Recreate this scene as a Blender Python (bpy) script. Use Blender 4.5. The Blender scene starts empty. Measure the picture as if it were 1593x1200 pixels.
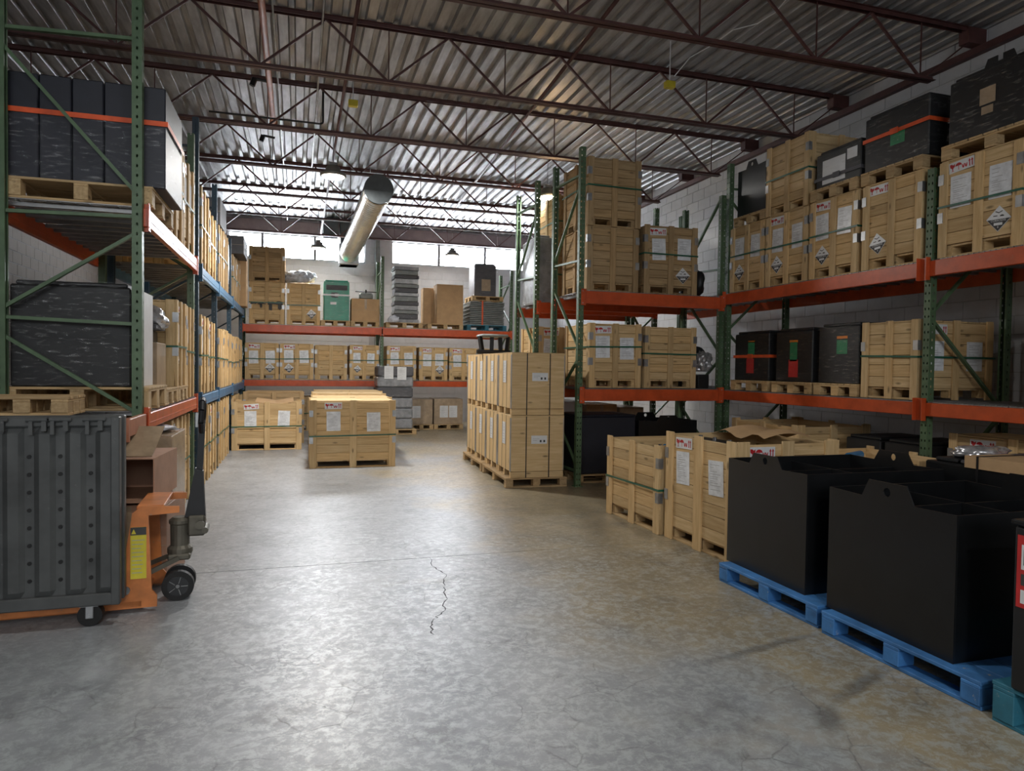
import bpy, bmesh, math, random
from mathutils import Matrix, Vector, noise
random.seed(7)
R = math.radians
sc = bpy.context.scene
COL = sc.collection

# ------------------------------------------------------------------ camera, world, exposure
cam = bpy.data.cameras.new('camera'); camo = bpy.data.objects.new('camera', cam); COL.objects.link(camo)
cam.sensor_width = 36.0; cam.lens = 36.0 * 1080 / 1593; cam.clip_end = 200; cam.clip_start = .05
_m = ((0.95541727, 0.00570885, 0.29520375), (-0.29492365, -0.02918285, 0.95507508), (0.01406727, -0.99955779, -0.02619812))
camo.matrix_world = Matrix(((_m[0][0], -_m[0][1], -_m[0][2], 0), (_m[1][0], -_m[1][1], -_m[1][2], 0), (_m[2][0], -_m[2][1], -_m[2][2], 1.6), (0, 0, 0, 1)))
sc.camera = camo
wd = bpy.data.worlds.new('world'); sc.world = wd; wd.use_nodes = True
wd.node_tree.nodes['Background'].inputs[0].default_value = (.75, .85, 1, 1)
wd.node_tree.nodes['Background'].inputs[1].default_value = 1.0
sc.view_settings.view_transform = 'Standard'; sc.view_settings.look = 'None'
sc.view_settings.gamma = 1; sc.view_settings.use_curve_mapping = False
sc.view_settings.exposure = 0.4
WINDOW_STRENGTH = 36.0
LAMP_POWER = 110.0

# ------------------------------------------------------------------ materials
MATS = {}
def newmat(name):
    m = bpy.data.materials.new(name); m.use_nodes = True; MATS[name] = m
    nt = m.node_tree; b = nt.nodes['Principled BSDF']
    return m, nt, b
def N(nt, t, **kw):
    n = nt.nodes.new(t)
    for k, v in kw.items(): setattr(n, k, v)
    return n
def mixc(nt, f, a, b, mode='MIX'):
    n = N(nt, 'ShaderNodeMix', data_type='RGBA', blend_type=mode)
    for i, v in ((0, f), (6, a), (7, b)):
        if hasattr(v, 'links'): nt.links.new(v, n.inputs[i])
        elif isinstance(v, (int, float)): n.inputs[i].default_value = v
        else: n.inputs[i].default_value = (*v, 1) if len(v) == 3 else v
    return n.outputs[2]
def math_(nt, op, a, b=None, c=None):
    n = N(nt, 'ShaderNodeMath', operation=op)
    for i, v in enumerate((a, b, c)):
        if v is None: continue
        if hasattr(v, 'links'): nt.links.new(v, n.inputs[i])
        else: n.inputs[i].default_value = v
    return n.outputs[0]
def ramp(nt, f, stops):
    n = N(nt, 'ShaderNodeValToRGB'); nt.links.new(f, n.inputs[0]); e = n.color_ramp.elements
    while len(e) < len(stops): e.new(.5)
    for q, (p, c) in zip(e, stops): q.position = p; q.color = (*c, 1) if len(c) == 3 else c
    return n.outputs[0]
def coords(nt, scale=(1, 1, 1), kind='Object', rnd=True):
    t = N(nt, 'ShaderNodeTexCoord'); mp = N(nt, 'ShaderNodeMapping')
    nt.links.new(t.outputs[kind], mp.inputs[0]); mp.inputs['Scale'].default_value = scale
    if rnd:
        oi = N(nt, 'ShaderNodeObjectInfo')
        cb = N(nt, 'ShaderNodeCombineXYZ')
        r1 = math_(nt, 'MULTIPLY', oi.outputs['Random'], 37.0); r2 = math_(nt, 'MULTIPLY', oi.outputs['Random'], 91.0)
        nt.links.new(r1, cb.inputs[0]); nt.links.new(r2, cb.inputs[1]); nt.links.new(r1, cb.inputs[2])
        nt.links.new(cb.outputs[0], mp.inputs[1])
    return mp.outputs[0]
def noise_(nt, vec, scale, detail=4, rough=.6):
    n = N(nt, 'ShaderNodeTexNoise'); n.inputs['Scale'].default_value = scale
    n.inputs['Detail'].default_value = detail; n.inputs['Roughness'].default_value = rough
    nt.links.new(vec, n.inputs[0]); return n.outputs[0]
def bump(nt, b, h, s=.3, d=.01):
    n = N(nt, 'ShaderNodeBump'); n.inputs['Strength'].default_value = s; n.inputs['Distance'].default_value = d
    nt.links.new(h, n.inputs['Height']); nt.links.new(n.outputs[0], b.inputs['Normal'])

def paint(name, col, rough=.45, metal=0., var=.25, wear=None, nscale=6):
    m, nt, b = newmat(name)
    v = coords(nt, kind='Object'); f = noise_(nt, v, nscale)
    dark = tuple(c * (1 - var) for c in col); lite = tuple(min(1, c * (1 + var * .6)) for c in col)
    c = ramp(nt, f, [(.3, dark), (.7, lite)])
    if wear:
        f2 = noise_(nt, v, 22, 6, .7)
        c = mixc(nt, ramp(nt, f2, [(.64, (0, 0, 0)), (.7, (1, 1, 1))]), c, wear)
    nt.links.new(c, b.inputs['Base Color']); b.inputs['Roughness'].default_value = rough; b.inputs['Metallic'].default_value = metal
    return m
def wood(name, lite, dark, knots=True):
    m, nt, b = newmat(name)
    v = coords(nt, (1.2, 16, 16)); g = noise_(nt, v, 2.2, 5, .65)
    v2 = coords(nt, (1, 1, 1)); big = noise_(nt, v2, 1.7, 3)
    c = ramp(nt, g, [(.28, dark), (.5, tuple((a + d) / 2 for a, d in zip(lite, dark))), (.68, lite)])
    oi = N(nt, 'ShaderNodeObjectInfo')
    tone = ramp(nt, oi.outputs['Random'], [(0, (.74, .69, .62)), (.45, (1, .97, .92)), (1, (1.0, .9, .76))])
    c = mixc(nt, 1.0, c, tone, 'MULTIPLY')
    c = mixc(nt, math_(nt, 'MULTIPLY', big, .35), c, dark)
    if knots:
        vk = coords(nt, (3.2, 9, 9)); k = N(nt, 'ShaderNodeTexVoronoi'); k.inputs['Scale'].default_value = 1.0
        nt.links.new(vk, k.inputs[0])
        c = mixc(nt, ramp(nt, k.outputs['Distance'], [(.07, (.8, .8, .8)), (.16, (0, 0, 0))]), c, tuple(x * .35 for x in dark))
    nt.links.new(c, b.inputs['Base Color']); b.inputs['Roughness'].default_value = .7
    b.inputs['Specular IOR Level'].default_value = .25
    bump(nt, b, g, .25, .002)
    return m
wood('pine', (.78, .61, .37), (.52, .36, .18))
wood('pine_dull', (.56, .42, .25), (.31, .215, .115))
wood('pallet_wood', (.66, .51, .31), (.40, .28, .15))
wood('ply', (.74, .58, .36), (.55, .39, .20))
paint('green_paint', (.085, .145, .075), .45, 0, .3, (.16, .2, .13))
paint('navy_paint', (.02, .045, .075), .45, 0, .3, (.08, .12, .15))
paint('blue_paint', (.05, .16, .30), .4, 0, .25, (.2, .25, .28))
paint('orange_paint', (.56, .085, .022), .33, 0, .22, (.4, .14, .07))
paint('faded_orange', (.42, .16, .085), .5, 0, .25, (.4, .25, .18))
paint('jack_orange', (.60, .20, .055), .4, 0, .3, (.3, .2, .13))
paint('joist_red', (.085, .03, .027), .55, 0, .35)
paint('black_steel', (.007, .0078, .009), .32, 0, .3)
paint('black_plastic', (.009, .0095, .011), .5, 0, .3)
paint('navy_carton', (.012, .014, .024), .5, 0, .2)
paint('bin_grey', (.075, .079, .079), .5, 0, .4, (.12, .122, .12), 3)
paint('rubber', (.006, .006, .006), .6)
paint('galv', (.42, .43, .44), .4, .8, .3)
paint('steel', (.25, .25, .25), .4, .8, .3)
paint('cast_metal', (.13, .12, .095), .5, .5, .35)
paint('duct_metal', (.62, .62, .6), .26, .95, .15)
paint('duct_dark', (.07, .08, .085), .5, .3, .2)
paint('plate_grey', (.19, .205, .2), .5, .2, .3)
paint('cardboard', (.50, .32, .165), .75, 0, .12)
paint('cardboard_pink', (.43, .245, .16), .6, 0, .15)
paint('carton_grey', (.085, .085, .095), .7, 0, .2)
paint('white_paper', (.72, .74, .76), .35, 0, .1)
paint('sleeve', (.78, .81, .85), .2, 0, .2, None, 14)
paint('ink', (.05, .05, .05), .6)
paint('grey_ink', (.36, .37, .38), .6)
paint('red_ink', (.48, .015, .02), .5)
paint('red_label', (.55, .03, .03), .4)
paint('yellow_label', (.66, .56, .04), .45, 0, .2)
paint('green_label', (.02, .22, .09), .45)
paint('orange_label', (.7, .22, .02), .45)
paint('teal_box', (.008, .26, .16), .35, 0, .2)
paint('green_strap', (.012, .11, .065), .35)
paint('black_strap', (.008, .008, .009), .4)
paint('orange_strap', (.75, .10, .02), .5)
paint('blue_wood', (.05, .19, .46), .6, 0, .45, (.42, .4, .34), 5)
paint('teal_wood', (.03, .17, .25), .6, 0, .4, (.25, .28, .27), 5)
paint('window_frame', (.10, .10, .105), .5)
paint('foil', (.55, .55, .57), .22, .6, .5, None, 18)
paint('bag_plastic', (.62, .65, .72), .2, 0, .35, None, 12)
paint('header', (.17, .13, .135), .6, 0, .2)
paint('wire', (.33, .33, .33), .4, .7)
paint('lamp_body', (.22, .22, .21), .5, .4)
paint('wrapped_grey', (.27, .28, .30), .25, 0, .35, None, 8)
paint('tan_wrap', (.4, .3, .2), .3, 0, .25, None, 8)
paint('sky_blue_plastic', (.03, .2, .42), .35)

def emis(name, col, s):
    m, nt, b = newmat(name); b.inputs['Base Color'].default_value = (*col, 1)
    b.inputs['Emission Color'].default_value = (*col, 1); b.inputs['Emission Strength'].default_value = s
emis('window_glow', (.87, .93, 1.0), WINDOW_STRENGTH)
emis('fill_pane', (.92, .96, 1.0), 5.5)  # glowing panes of the added fill window behind the viewer
emis('lamp_glow', (1, .93, .8), 12)

# stretch film: mostly clear, glossy wrinkles
m, nt, b = newmat('film')
v = coords(nt, (1, 1, 5)); f = noise_(nt, v, 9, 6, .7)
tr = N(nt, 'ShaderNodeBsdfTransparent'); gl = N(nt, 'ShaderNodeBsdfGlossy'); gl.inputs['Roughness'].default_value = .18
gl.inputs['Color'].default_value = (.9, .92, .95, 1)
mx = N(nt, 'ShaderNodeMixShader'); bp = N(nt, 'ShaderNodeBump'); bp.inputs['Strength'].default_value = .7; bp.inputs['Distance'].default_value = .02
nt.links.new(f, bp.inputs['Height']); nt.links.new(bp.outputs[0], gl.inputs['Normal'])
fr = math_(nt, 'MULTIPLY', ramp(nt, f, [(.54, (.04, .04, .04)), (.68, (1, 1, 1))]), .24)
nt.links.new(fr, mx.inputs[0]); nt.links.new(tr.outputs[0], mx.inputs[1]); nt.links.new(gl.outputs[0], mx.inputs[2])
nt.links.new(mx.outputs[0], nt.nodes['Material Output'].inputs[0])

# perforated upright steel: real see-through slots
def perforated(name, base, cols):
    m, nt, b = newmat(name)
    v = coords(nt, kind='Object'); f = noise_(nt, v, 6)
    c = ramp(nt, f, [(.3, tuple(x * .7 for x in base)), (.7, tuple(x * 1.15 for x in base))])
    nt.links.new(c, b.inputs['Base Color']); b.inputs['Roughness'].default_value = .45
    t = N(nt, 'ShaderNodeTexCoord'); s = N(nt, 'ShaderNodeSeparateXYZ'); nt.links.new(t.outputs['Object'], s.inputs[0])
    z = math_(nt, 'SUBTRACT', math_(nt, 'MODULO', math_(nt, 'ADD', s.outputs[2], 10), .0762), .0381)
    x = s.outputs[0] if cols == 2 else s.outputs[1]
    if cols == 2: x = math_(nt, 'SUBTRACT', math_(nt, 'ABSOLUTE', x), .02)
    q = math_(nt, 'ADD', math_(nt, 'POWER', math_(nt, 'DIVIDE', x, .0075), 2), math_(nt, 'POWER', math_(nt, 'DIVIDE', z, .013), 2))
    hole = math_(nt, 'LESS_THAN', q, 1.0)
    tr = N(nt, 'ShaderNodeBsdfTransparent'); mx = N(nt, 'ShaderNodeMixShader')
    nt.links.new(hole, mx.inputs[0]); nt.links.new(b.outputs[0], mx.inputs[1]); nt.links.new(tr.outputs[0], mx.inputs[2])
    nt.links.new(mx.outputs[0], nt.nodes['Material Output'].inputs[0])
for nm, c in (('green', (.085, .145, .075)), ('navy', (.02, .05, .08))):
    perforated(nm + '_perf2', c, 2); perforated(nm + '_perf1', c, 1)

# galvanised roof deck
m, nt, b = newmat('deck')
t = N(nt, 'ShaderNodeTexCoord'); mp = N(nt, 'ShaderNodeMapping'); nt.links.new(t.outputs['Object'], mp.inputs[0]); mp.inputs['Scale'].default_value = (3, .5, 1)
f = noise_(nt, mp.outputs[0], 2, 5, .65)
c = ramp(nt, f, [(.3, (.20, .195, .195)), (.5, (.36, .36, .37)), (.7, (.52, .53, .55))])
nt.links.new(c, b.inputs['Base Color']); b.inputs['Metallic'].default_value = .55; b.inputs['Roughness'].default_value = .42

# concrete floor
m, nt, b = newmat('concrete')
t = N(nt, 'ShaderNodeNewGeometry'); P = t.outputs['Position']
big = noise_(nt, P, .55, 4, .6); mid = noise_(nt, P, 2.2, 6, .7); fine = noise_(nt, P, 14, 8, .75); flake = noise_(nt, P, 9.0, 12, .82)
sx = N(nt, 'ShaderNodeSeparateXYZ'); nt.links.new(P, sx.inputs[0])
tanf = math_(nt, 'ADD', math_(nt, 'MULTIPLY', math_(nt, 'SUBTRACT', sx.outputs[0], 1.1), .42), math_(nt, 'MULTIPLY', math_(nt, 'SUBTRACT', big, .5), 2.4))
tanf = ramp(nt, tanf, [(.05, (0, 0, 0)), (.5, (1, 1, 1))])
g1 = ramp(nt, mid, [(.3, (.24, .255, .275)), (.7, (.42, .44, .465))])
g2 = ramp(nt, mid, [(.28, (.21, .18, .125)), (.72, (.45, .37, .23))])
c = mixc(nt, tanf, g1, g2)
dist = N(nt, 'ShaderNodeVectorMath', operation='ADD'); nz = N(nt, 'ShaderNodeTexNoise'); nz.inputs['Scale'].default_value = 7; nz.inputs['Detail'].default_value = 4
nt.links.new(P, nz.inputs[0]); sc_n = N(nt, 'ShaderNodeVectorMath', operation='SCALE'); sc_n.inputs['Scale'].default_value = .09
nt.links.new(nz.outputs['Color'], sc_n.inputs[0]); nt.links.new(P, dist.inputs[0]); nt.links.new(sc_n.outputs[0], dist.inputs[1])
flk = noise_(nt, dist.outputs[0], 17, 9, .8)
near = math_(nt, 'ADD', math_(nt, 'MULTIPLY', math_(nt, 'SUBTRACT', 6.4, sx.outputs[1]), .045), math_(nt, 'MULTIPLY', math_(nt, 'SUBTRACT', noise_(nt, P, .9, 5, .65), .5), .42))
fl = ramp(nt, math_(nt, 'ADD', flk, math_(nt, 'MINIMUM', near, .085)), [(.56, (0, 0, 0)), (.66, (1, 1, 1))])
c = mixc(nt, math_(nt, 'MULTIPLY', fl, .6), c, (.50, .56, .56))
st = ramp(nt, noise_(nt, P, 1.3, 7, .72), [(.30, (1, 1, 1)), (.43, (0, 0, 0))])
c = mixc(nt, math_(nt, 'MULTIPLY', st, .55), c, (.09, .09, .09))
for (sx_, sy_, lx_, ly_, an_) in ((2.58, 3.36, .60, .05, 13), (2.78, 2.83, .38, .06, 24), (2.35, 2.6, .2, .09, 50), (-.1, 3.3, .35, .12, 20)):
    mp_ = N(nt, 'ShaderNodeMapping', vector_type='TEXTURE'); nt.links.new(dist.outputs[0], mp_.inputs[0])
    mp_.inputs['Location'].default_value = (sx_ + .045, sy_ + .045, .045); mp_.inputs['Rotation'].default_value = (0, 0, R(an_)); mp_.inputs['Scale'].default_value = (lx_, ly_, 1)
    ln = N(nt, 'ShaderNodeVectorMath', operation='LENGTH'); nt.links.new(mp_.outputs[0], ln.inputs[0])
    c = mixc(nt, math_(nt, 'MULTIPLY', ramp(nt, ln.outputs['Value'], [(.35, (1, 1, 1)), (1.0, (0, 0, 0))]), .6 if sx_ > 0 else .3), c, (.085, .085, .085))
scr = N(nt, 'ShaderNodeTexVoronoi', feature='DISTANCE_TO_EDGE'); scr.inputs['Scale'].default_value = 4.5; nt.links.new(dist.outputs[0], scr.inputs[0])
crk = math_(nt, 'MULTIPLY', ramp(nt, scr.outputs['Distance'], [(.0, (1, 1, 1)), (.028, (0, 0, 0))]), ramp(nt, noise_(nt, P, 2.4, 3), [(.48, (0, 0, 0)), (.6, (1, 1, 1))]))
c = mixc(nt, math_(nt, 'MULTIPLY', crk, .55), c, (.10, .10, .10))
c = mixc(nt, math_(nt, 'MULTIPLY', fine, .3), c, (.12, .12, .12))
nt.links.new(c, b.inputs['Base Color'])
rr = math_(nt, 'ADD', math_(nt, 'MULTIPLY', ramp(nt, fine, [(.35, (0, 0, 0)), (.65, (1, 1, 1))]), .16), math_(nt, 'SUBTRACT', .38, math_(nt, 'MULTIPLY', fl, .06)))
nt.links.new(rr, b.inputs['Roughness']); b.inputs['Specular IOR Level'].default_value = .5; b.inputs['Coat Roughness'].default_value = .36
flk2 = ramp(nt, math_(nt, 'ADD', math_(nt, 'MULTIPLY', flk, .7), math_(nt, 'MULTIPLY', fine, .3)), [(.44, (0, 0, 0)), (.56, (1, 1, 1))])
nt.links.new(math_(nt, 'ADD', .2, math_(nt, 'MULTIPLY', flk2, .8)), b.inputs['Coat Weight'])
bump(nt, b, math_(nt, 'ADD', math_(nt, 'MULTIPLY', fl, .6), math_(nt, 'ADD', math_(nt, 'MULTIPLY', fine, .6), math_(nt, 'MULTIPLY', crk, -1.0))), .16, .005)

def blockmat(name, col):
    m, nt, b = newmat(name); v = coords(nt); f = noise_(nt, v, 5, 6, .7)
    nt.links.new(ramp(nt, f, [(.3, tuple(x * .86 for x in col)), (.7, col)]), b.inputs['Base Color'])
    b.inputs['Roughness'].default_value = .7; bump(nt, b, noise_(nt, v, 60, 4), .25, .004)
blockmat('block_white', (.60, .61, .63)); blockmat('block_grey', (.42, .42, .43)); blockmat('block_tan', (.26, .215, .185))
blockmat('mortar', (.40, .40, .40))

# ------------------------------------------------------------------ mesh helpers
def mesh_obj(name, bm, mats, parent=None, loc=(0, 0, 0), rot=(0, 0, 0), smooth=False):
    me = bpy.data.meshes.new(name); bm.to_mesh(me); bm.free()
    for mm in (mats if isinstance(mats, (list, tuple)) else [mats]): me.materials.append(MATS[mm])
    if smooth: me.polygons.foreach_set('use_smooth', [True] * len(me.polygons))
    return link(name, me, parent, loc, rot)
def link(name, me, parent=None, loc=(0, 0, 0), rot=(0, 0, 0)):
    o = bpy.data.objects.new(name, me); COL.objects.link(o)
    o.location = loc; o.rotation_euler = rot
    if parent: o.parent = parent
    return o
def tag(o, label=None, cat=None, group=None, kind=None):
    if label: o['label'] = label
    if cat: o['category'] = cat
    if group: o['group'] = group
    if kind: o['kind'] = kind
    return o
def thing(name, label, cat, loc=(0, 0, 0), rz=0, group=None, kind=None):
    o = bpy.data.objects.new(name, None); COL.objects.link(o); o.empty_display_size = .1
    o.location = loc; o.rotation_euler = (0, 0, rz)
    return tag(o, label, cat, group, kind)
def sub(name, parent, loc=(0, 0, 0), rot=(0, 0, 0)):
    o = bpy.data.objects.new(name, None); COL.objects.link(o); o.parent = parent; o.location = loc; o.rotation_euler = rot
    return o
def bbox(bm, x0, x1, y0, y1, z0, z1, mi=0, ch=0):
    ret = bmesh.ops.create_cube(bm, size=1)
    bmesh.ops.scale(bm, vec=(x1 - x0, y1 - y0, z1 - z0), verts=ret['verts'])
    bmesh.ops.translate(bm, vec=((x0 + x1) / 2, (y0 + y1) / 2, (z0 + z1) / 2), verts=ret['verts'])
    fs = {f for v in ret['verts'] for f in v.link_faces}
    for f in fs: f.material_index = mi
    if ch:
        r2 = bmesh.ops.bevel(bm, geom=list({e for v in ret['verts'] for e in v.link_edges}), offset=ch, segments=1, affect='EDGES')
        for f in r2['faces']: f.material_index = mi
def tube(bm, p0, p1, r, seg=8, mi=0, r2=None):
    p0 = Vector(p0); p1 = Vector(p1); d = p1 - p0
    ret = bmesh.ops.create_cone(bm, cap_ends=True, segments=seg, radius1=r, radius2=r if r2 is None else r2, depth=d.length)
    q = d.to_track_quat('Z', 'Y').to_matrix().to_4x4(); q.translation = (p0 + p1) / 2
    bmesh.ops.transform(bm, matrix=q, verts=ret['verts'])
    for f in {f for v in ret['verts'] for f in v.link_faces}: f.material_index = mi
def beam_between(bm, p0, p1, w, h, mi=0):
    p0 = Vector(p0); p1 = Vector(p1); d = p1 - p0
    ret = bmesh.ops.create_cube(bm, size=1); bmesh.ops.scale(bm, vec=(w, h, d.length), verts=ret['verts'])
    q = d.to_track_quat('Z', 'Y').to_matrix().to_4x4(); q.translation = (p0 + p1) / 2
    bmesh.ops.transform(bm, matrix=q, verts=ret['verts'])
    for f in {f for v in ret['verts'] for f in v.link_faces}: f.material_index = mi
def prism(bm, pts, y0, y1, mi=0):
    """polygon in XZ, extruded along Y"""
    a = [bm.verts.new((x, y0, z)) for x, z in pts]; c = [bm.verts.new((x, y1, z)) for x, z in pts]
    n = len(pts); fs = [bm.faces.new(a), bm.faces.new(c[::-1])]
    for i in range(n): fs.append(bm.faces.new((a[i], c[i], c[(i + 1) % n], a[(i + 1) % n])))
    for f in fs: f.material_index = mi
    bmesh.ops.recalc_face_normals(bm, faces=fs)
def lathe(bm, prof, seg=24, mi=0, cx=0, cy=0):
    rings = []
    for r, z in prof:
        rings.append([bm.verts.new((cx + r * math.cos(2 * math.pi * k / seg), cy + r * math.sin(2 * math.pi * k / seg), z)) for k in range(seg)])
    fs = []
    for a, c in zip(rings, rings[1:]):
        for k in range(seg): fs.append(bm.faces.new((a[k], a[(k + 1) % seg], c[(k + 1) % seg], c[k])))
    fs.append(bm.faces.new(rings[0][::-1])); fs.append(bm.faces.new(rings[-1]))
    for f in fs: f.material_index = mi
    bmesh.ops.recalc_face_normals(bm, faces=fs)
CACHE = {}
def boxmesh(dx, dy, dz, mat, ch=.003):
    k = (round(dx, 3), round(dy, 3), round(dz, 3), mat, ch)
    if k not in CACHE:
        bm = bmesh.new(); bbox(bm, -k[0] / 2, k[0] / 2, -k[1] / 2, k[1] / 2, -k[2] / 2, k[2] / 2, 0, min(ch, k[0] / 5, k[1] / 5, k[2] / 5) if ch else 0)
        me = bpy.data.meshes.new('box'); bm.to_mesh(me); bm.free(); me.materials.append(MATS[mat]); CACHE[k] = me
    return CACHE[k]
def board(name, parent, c, dims, mat, ch=.003, jit=0):
    """a box part with its long axis along local X of its mesh (so the grain follows it)"""
    dx, dy, dz = dims
    if dx >= dy and dx >= dz: me = boxmesh(dx, dy, dz, mat, ch); rot = (0, 0, 0)
    elif dy >= dz: me = boxmesh(dy, dx, dz, mat, ch); rot = (0, 0, R(90))
    else: me = boxmesh(dz, dy, dx, mat, ch); rot = (0, R(90), 0)
    if jit: rot = tuple(a + random.uniform(-jit, jit) for a in rot)
    return link(name, me, parent, c, rot)
def blob(name, parent, mat, cx, cy, cz, rx, ry, rz, amp=.25, sd=3, seed=0, flat=True):
    bm = bmesh.new(); bmesh.ops.create_icosphere(bm, subdivisions=sd, radius=1)
    for v in bm.verts:
        n = noise.noise(v.co * 2.1 + Vector((seed, seed * 2, 0))) * amp + noise.noise(v.co * 6 + Vector((seed, 0, 3))) * amp * .5
        v.co *= 1 + n; v.co = Vector((cx + v.co.x * rx, cy + v.co.y * ry, max(cz + v.co.z * rz, cz - rz * .75) if flat else cz + v.co.z * rz))
    return mesh_obj(name, bm, mat, parent, smooth=True)
def film_box(parent, x0, x1, y0, y1, z0, z1, j=.006, name='stretch_film', mat='film'):
    bm = bmesh.new(); bmesh.ops.create_cube(bm, size=1)
    bmesh.ops.subdivide_edges(bm, edges=bm.edges[:], cuts=5, use_grid_fill=True)
    for v in bm.verts:
        v.co = Vector((x0 + (v.co.x + .5) * (x1 - x0) + random.uniform(-j, j), y0 + (v.co.y + .5) * (y1 - y0) + random.uniform(-j, j), z0 + (v.co.z + .5) * (z1 - z0) + random.uniform(0, j)))
    return mesh_obj(name, bm, mat, parent, smooth=False)

# ------------------------------------------------------------------ printed labels (flat print built as thin sheets)
def text_polys(txt, size):
    cu = bpy.data.curves.new('t', 'FONT'); cu.body = txt; cu.size = size; cu.align_x = 'CENTER'; cu.align_y = 'CENTER'
    o = bpy.data.objects.new('t', cu); COL.objects.link(o)
    dg = bpy.context.evaluated_depsgraph_get(); me = o.evaluated_get(dg).to_mesh()
    vs = [(v.co.x, v.co.y) for v in me.vertices]; fs = [list(p.vertices) for p in me.polygons]
    o.evaluated_get(dg).to_mesh_clear(); bpy.data.objects.remove(o); bpy.data.curves.remove(cu)
    return vs, fs
def put_text(bm, txt, size, cx, cz, y, mi):
    vs, fs = text_polys(txt, size); a = [bm.verts.new((cx + x, y, cz + z)) for x, z in vs]
    for f in fs:
        try: q = bm.faces.new([a[i] for i in f]); q.material_index = mi
        except ValueError: pass
def finish(bm, name, mats):
    me = bpy.data.meshes.new(name); bm.to_mesh(me); bm.free()
    for mm in mats: me.materials.append(MATS[mm])
    return me
def flat(bm, pts, y, mi):
    f = bm.faces.new([bm.verts.new((x, y, z)) for x, z in pts]); f.material_index = mi
def make_mark():
    """white shipping mark: goblet, umbrella, cupped hands, two up arrows in red"""
    bm = bmesh.new(); bbox(bm, -.13, .13, -.002, .002, -.05, .05, 0); y = -.003
    gx = -.092
    flat(bm, [(gx - .026, .034), (gx - .024, .006), (gx - .006, -.008), (gx - .004, -.03), (gx - .018, -.036), (gx + .018, -.036), (gx + .004, -.03), (gx + .006, -.008), (gx + .024, .006), (gx + .026, .034), (gx + .006, .022), (gx - .003, .034)], y, 1)
    ux = -.03
    flat(bm, [(ux - .034, .004)] + [(ux + .034 * math.cos(R(a)), .004 + .028 * math.sin(R(a))) for a in range(180, -1, -30)], y, 1)
    flat(bm, [(ux - .003, .004), (ux - .003, -.034), (ux + .003, -.034), (ux + .003, .004)], y, 1)
    for hx in (.018, .046):
        flat(bm, [(hx - .014, .006), (hx - .010, -.024), (hx, -.034), (hx + .010, -.024), (hx + .014, .006), (hx + .006, .004), (hx, -.016), (hx - .006, .004)], y, 1)
    for ax in (.082, .108):
        flat(bm, [(ax - .005, -.036), (ax + .005, -.036), (ax + .005, .012), (ax + .012, .012), (ax, .036), (ax - .012, .012), (ax - .005, .012)], y, 1)
    return finish(bm, 'mark', ['white_paper', 'red_ink'])
def make_doc(seed, mat='sleeve'):
    rnd = random.Random(seed)
    bm = bmesh.new(); bbox(bm, -.105, .105, -.0015, .0015, -.15, .15, 0)
    z = .115
    while z > -.12:
        w = rnd.uniform(.05, .15); bbox(bm, -.08, -.08 + w, -.0022, -.0016, z - .004, z, 1); z -= rnd.choice((.016, .022, .035))
    return finish(bm, 'doc', [mat, 'grey_ink'])
def make_placard():
    """class 8 diamond: white upper half with drawing, black lower half with word"""
    bm = bmesh.new(); s = .115; y = -.002
    prism(bm, [(-s, 0), (0, -s), (s, 0), (0, s)], -.001, .002, 0)
    flat(bm, [(-s * .93, -.004), (0, -s * .95), (s * .93, -.004)], y, 1)
    flat(bm, [(-.05, .022), (-.012, .022), (-.012, .03), (-.05, .03)], y, 1)
    flat(bm, [(.012, .018), (.05, .018), (.05, .026), (.03, .034), (.012, .026)], y, 1)
    flat(bm, [(-.035, .062), (.0, .047), (.004, .054), (-.031, .069)], y, 1); flat(bm, [(.035, .062), (0, .047), (-.004, .054), (.031, .069)], y, 1)
    put_text(bm, 'CORROSIVE', .026, 0, -.017, -.003, 0)
    flat(bm, [(-.04, -.035), (.04, -.035), (.04, -.058), (-.04, -.058)], -.003, 0)
    put_text(bm, '8', .026, 0, -.075, -.003, 0)
    return finish(bm, 'placard', ['white_paper', 'ink'])
MARK = make_mark(); DOCS = [make_doc(i) for i in range(4)]; PLAC = make_placard(); PAPER = make_doc(9, 'white_paper')

# ------------------------------------------------------------------ the setting
ZC = 5.48; XL = -4.6; XW = 7.4; YB = 19.6; YF = -7.0
def struct(name, label, bm, mats, smooth=False):
    return tag(mesh_obj(name, bm, mats, smooth=smooth), label, None, None, 'structure')
bm = bmesh.new(); bbox(bm, XL - .2, XW + .2, YF - .2, YB + .2, -.25, -.02)
floor = struct('floor', 'worn grey and tan concrete warehouse floor', bm, 'mortar')
for (a, c) in ((YF, 5.702), (5.712, YB)):
    bm = bmesh.new(); bbox(bm, XL, XW, a, c, -.02, 0); mesh_obj('slab', bm, 'concrete', floor)
bm = bmesh.new()
cr0 = [(1.067, 5.69), (1.05, 5.45), (1.09, 5.2), (1.035, 4.95), (1.02, 4.89), (.98, 4.65), (.925, 4.437), (.86, 4.33), (.834, 4.28), (.79, 4.15), (.77, 4.02)]
cr = []
for a, c in zip(cr0, cr0[1:]):
    for q in range(5): cr.append((a[0] + (c[0] - a[0]) * q / 5 + random.uniform(-.014, .014), a[1] + (c[1] - a[1]) * q / 5, random.uniform(.0012, .006)))
for (a, c) in zip(cr, cr[1:]):
    bm.faces.new([bm.verts.new(p) for p in ((a[0] - a[2], a[1], .0008), (c[0] - c[2], c[1], .0008), (c[0] + c[2], c[1], .0008), (a[0] + a[2], a[1], .0008))])
mesh_obj('crack', bm, 'carton_grey', floor)

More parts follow.
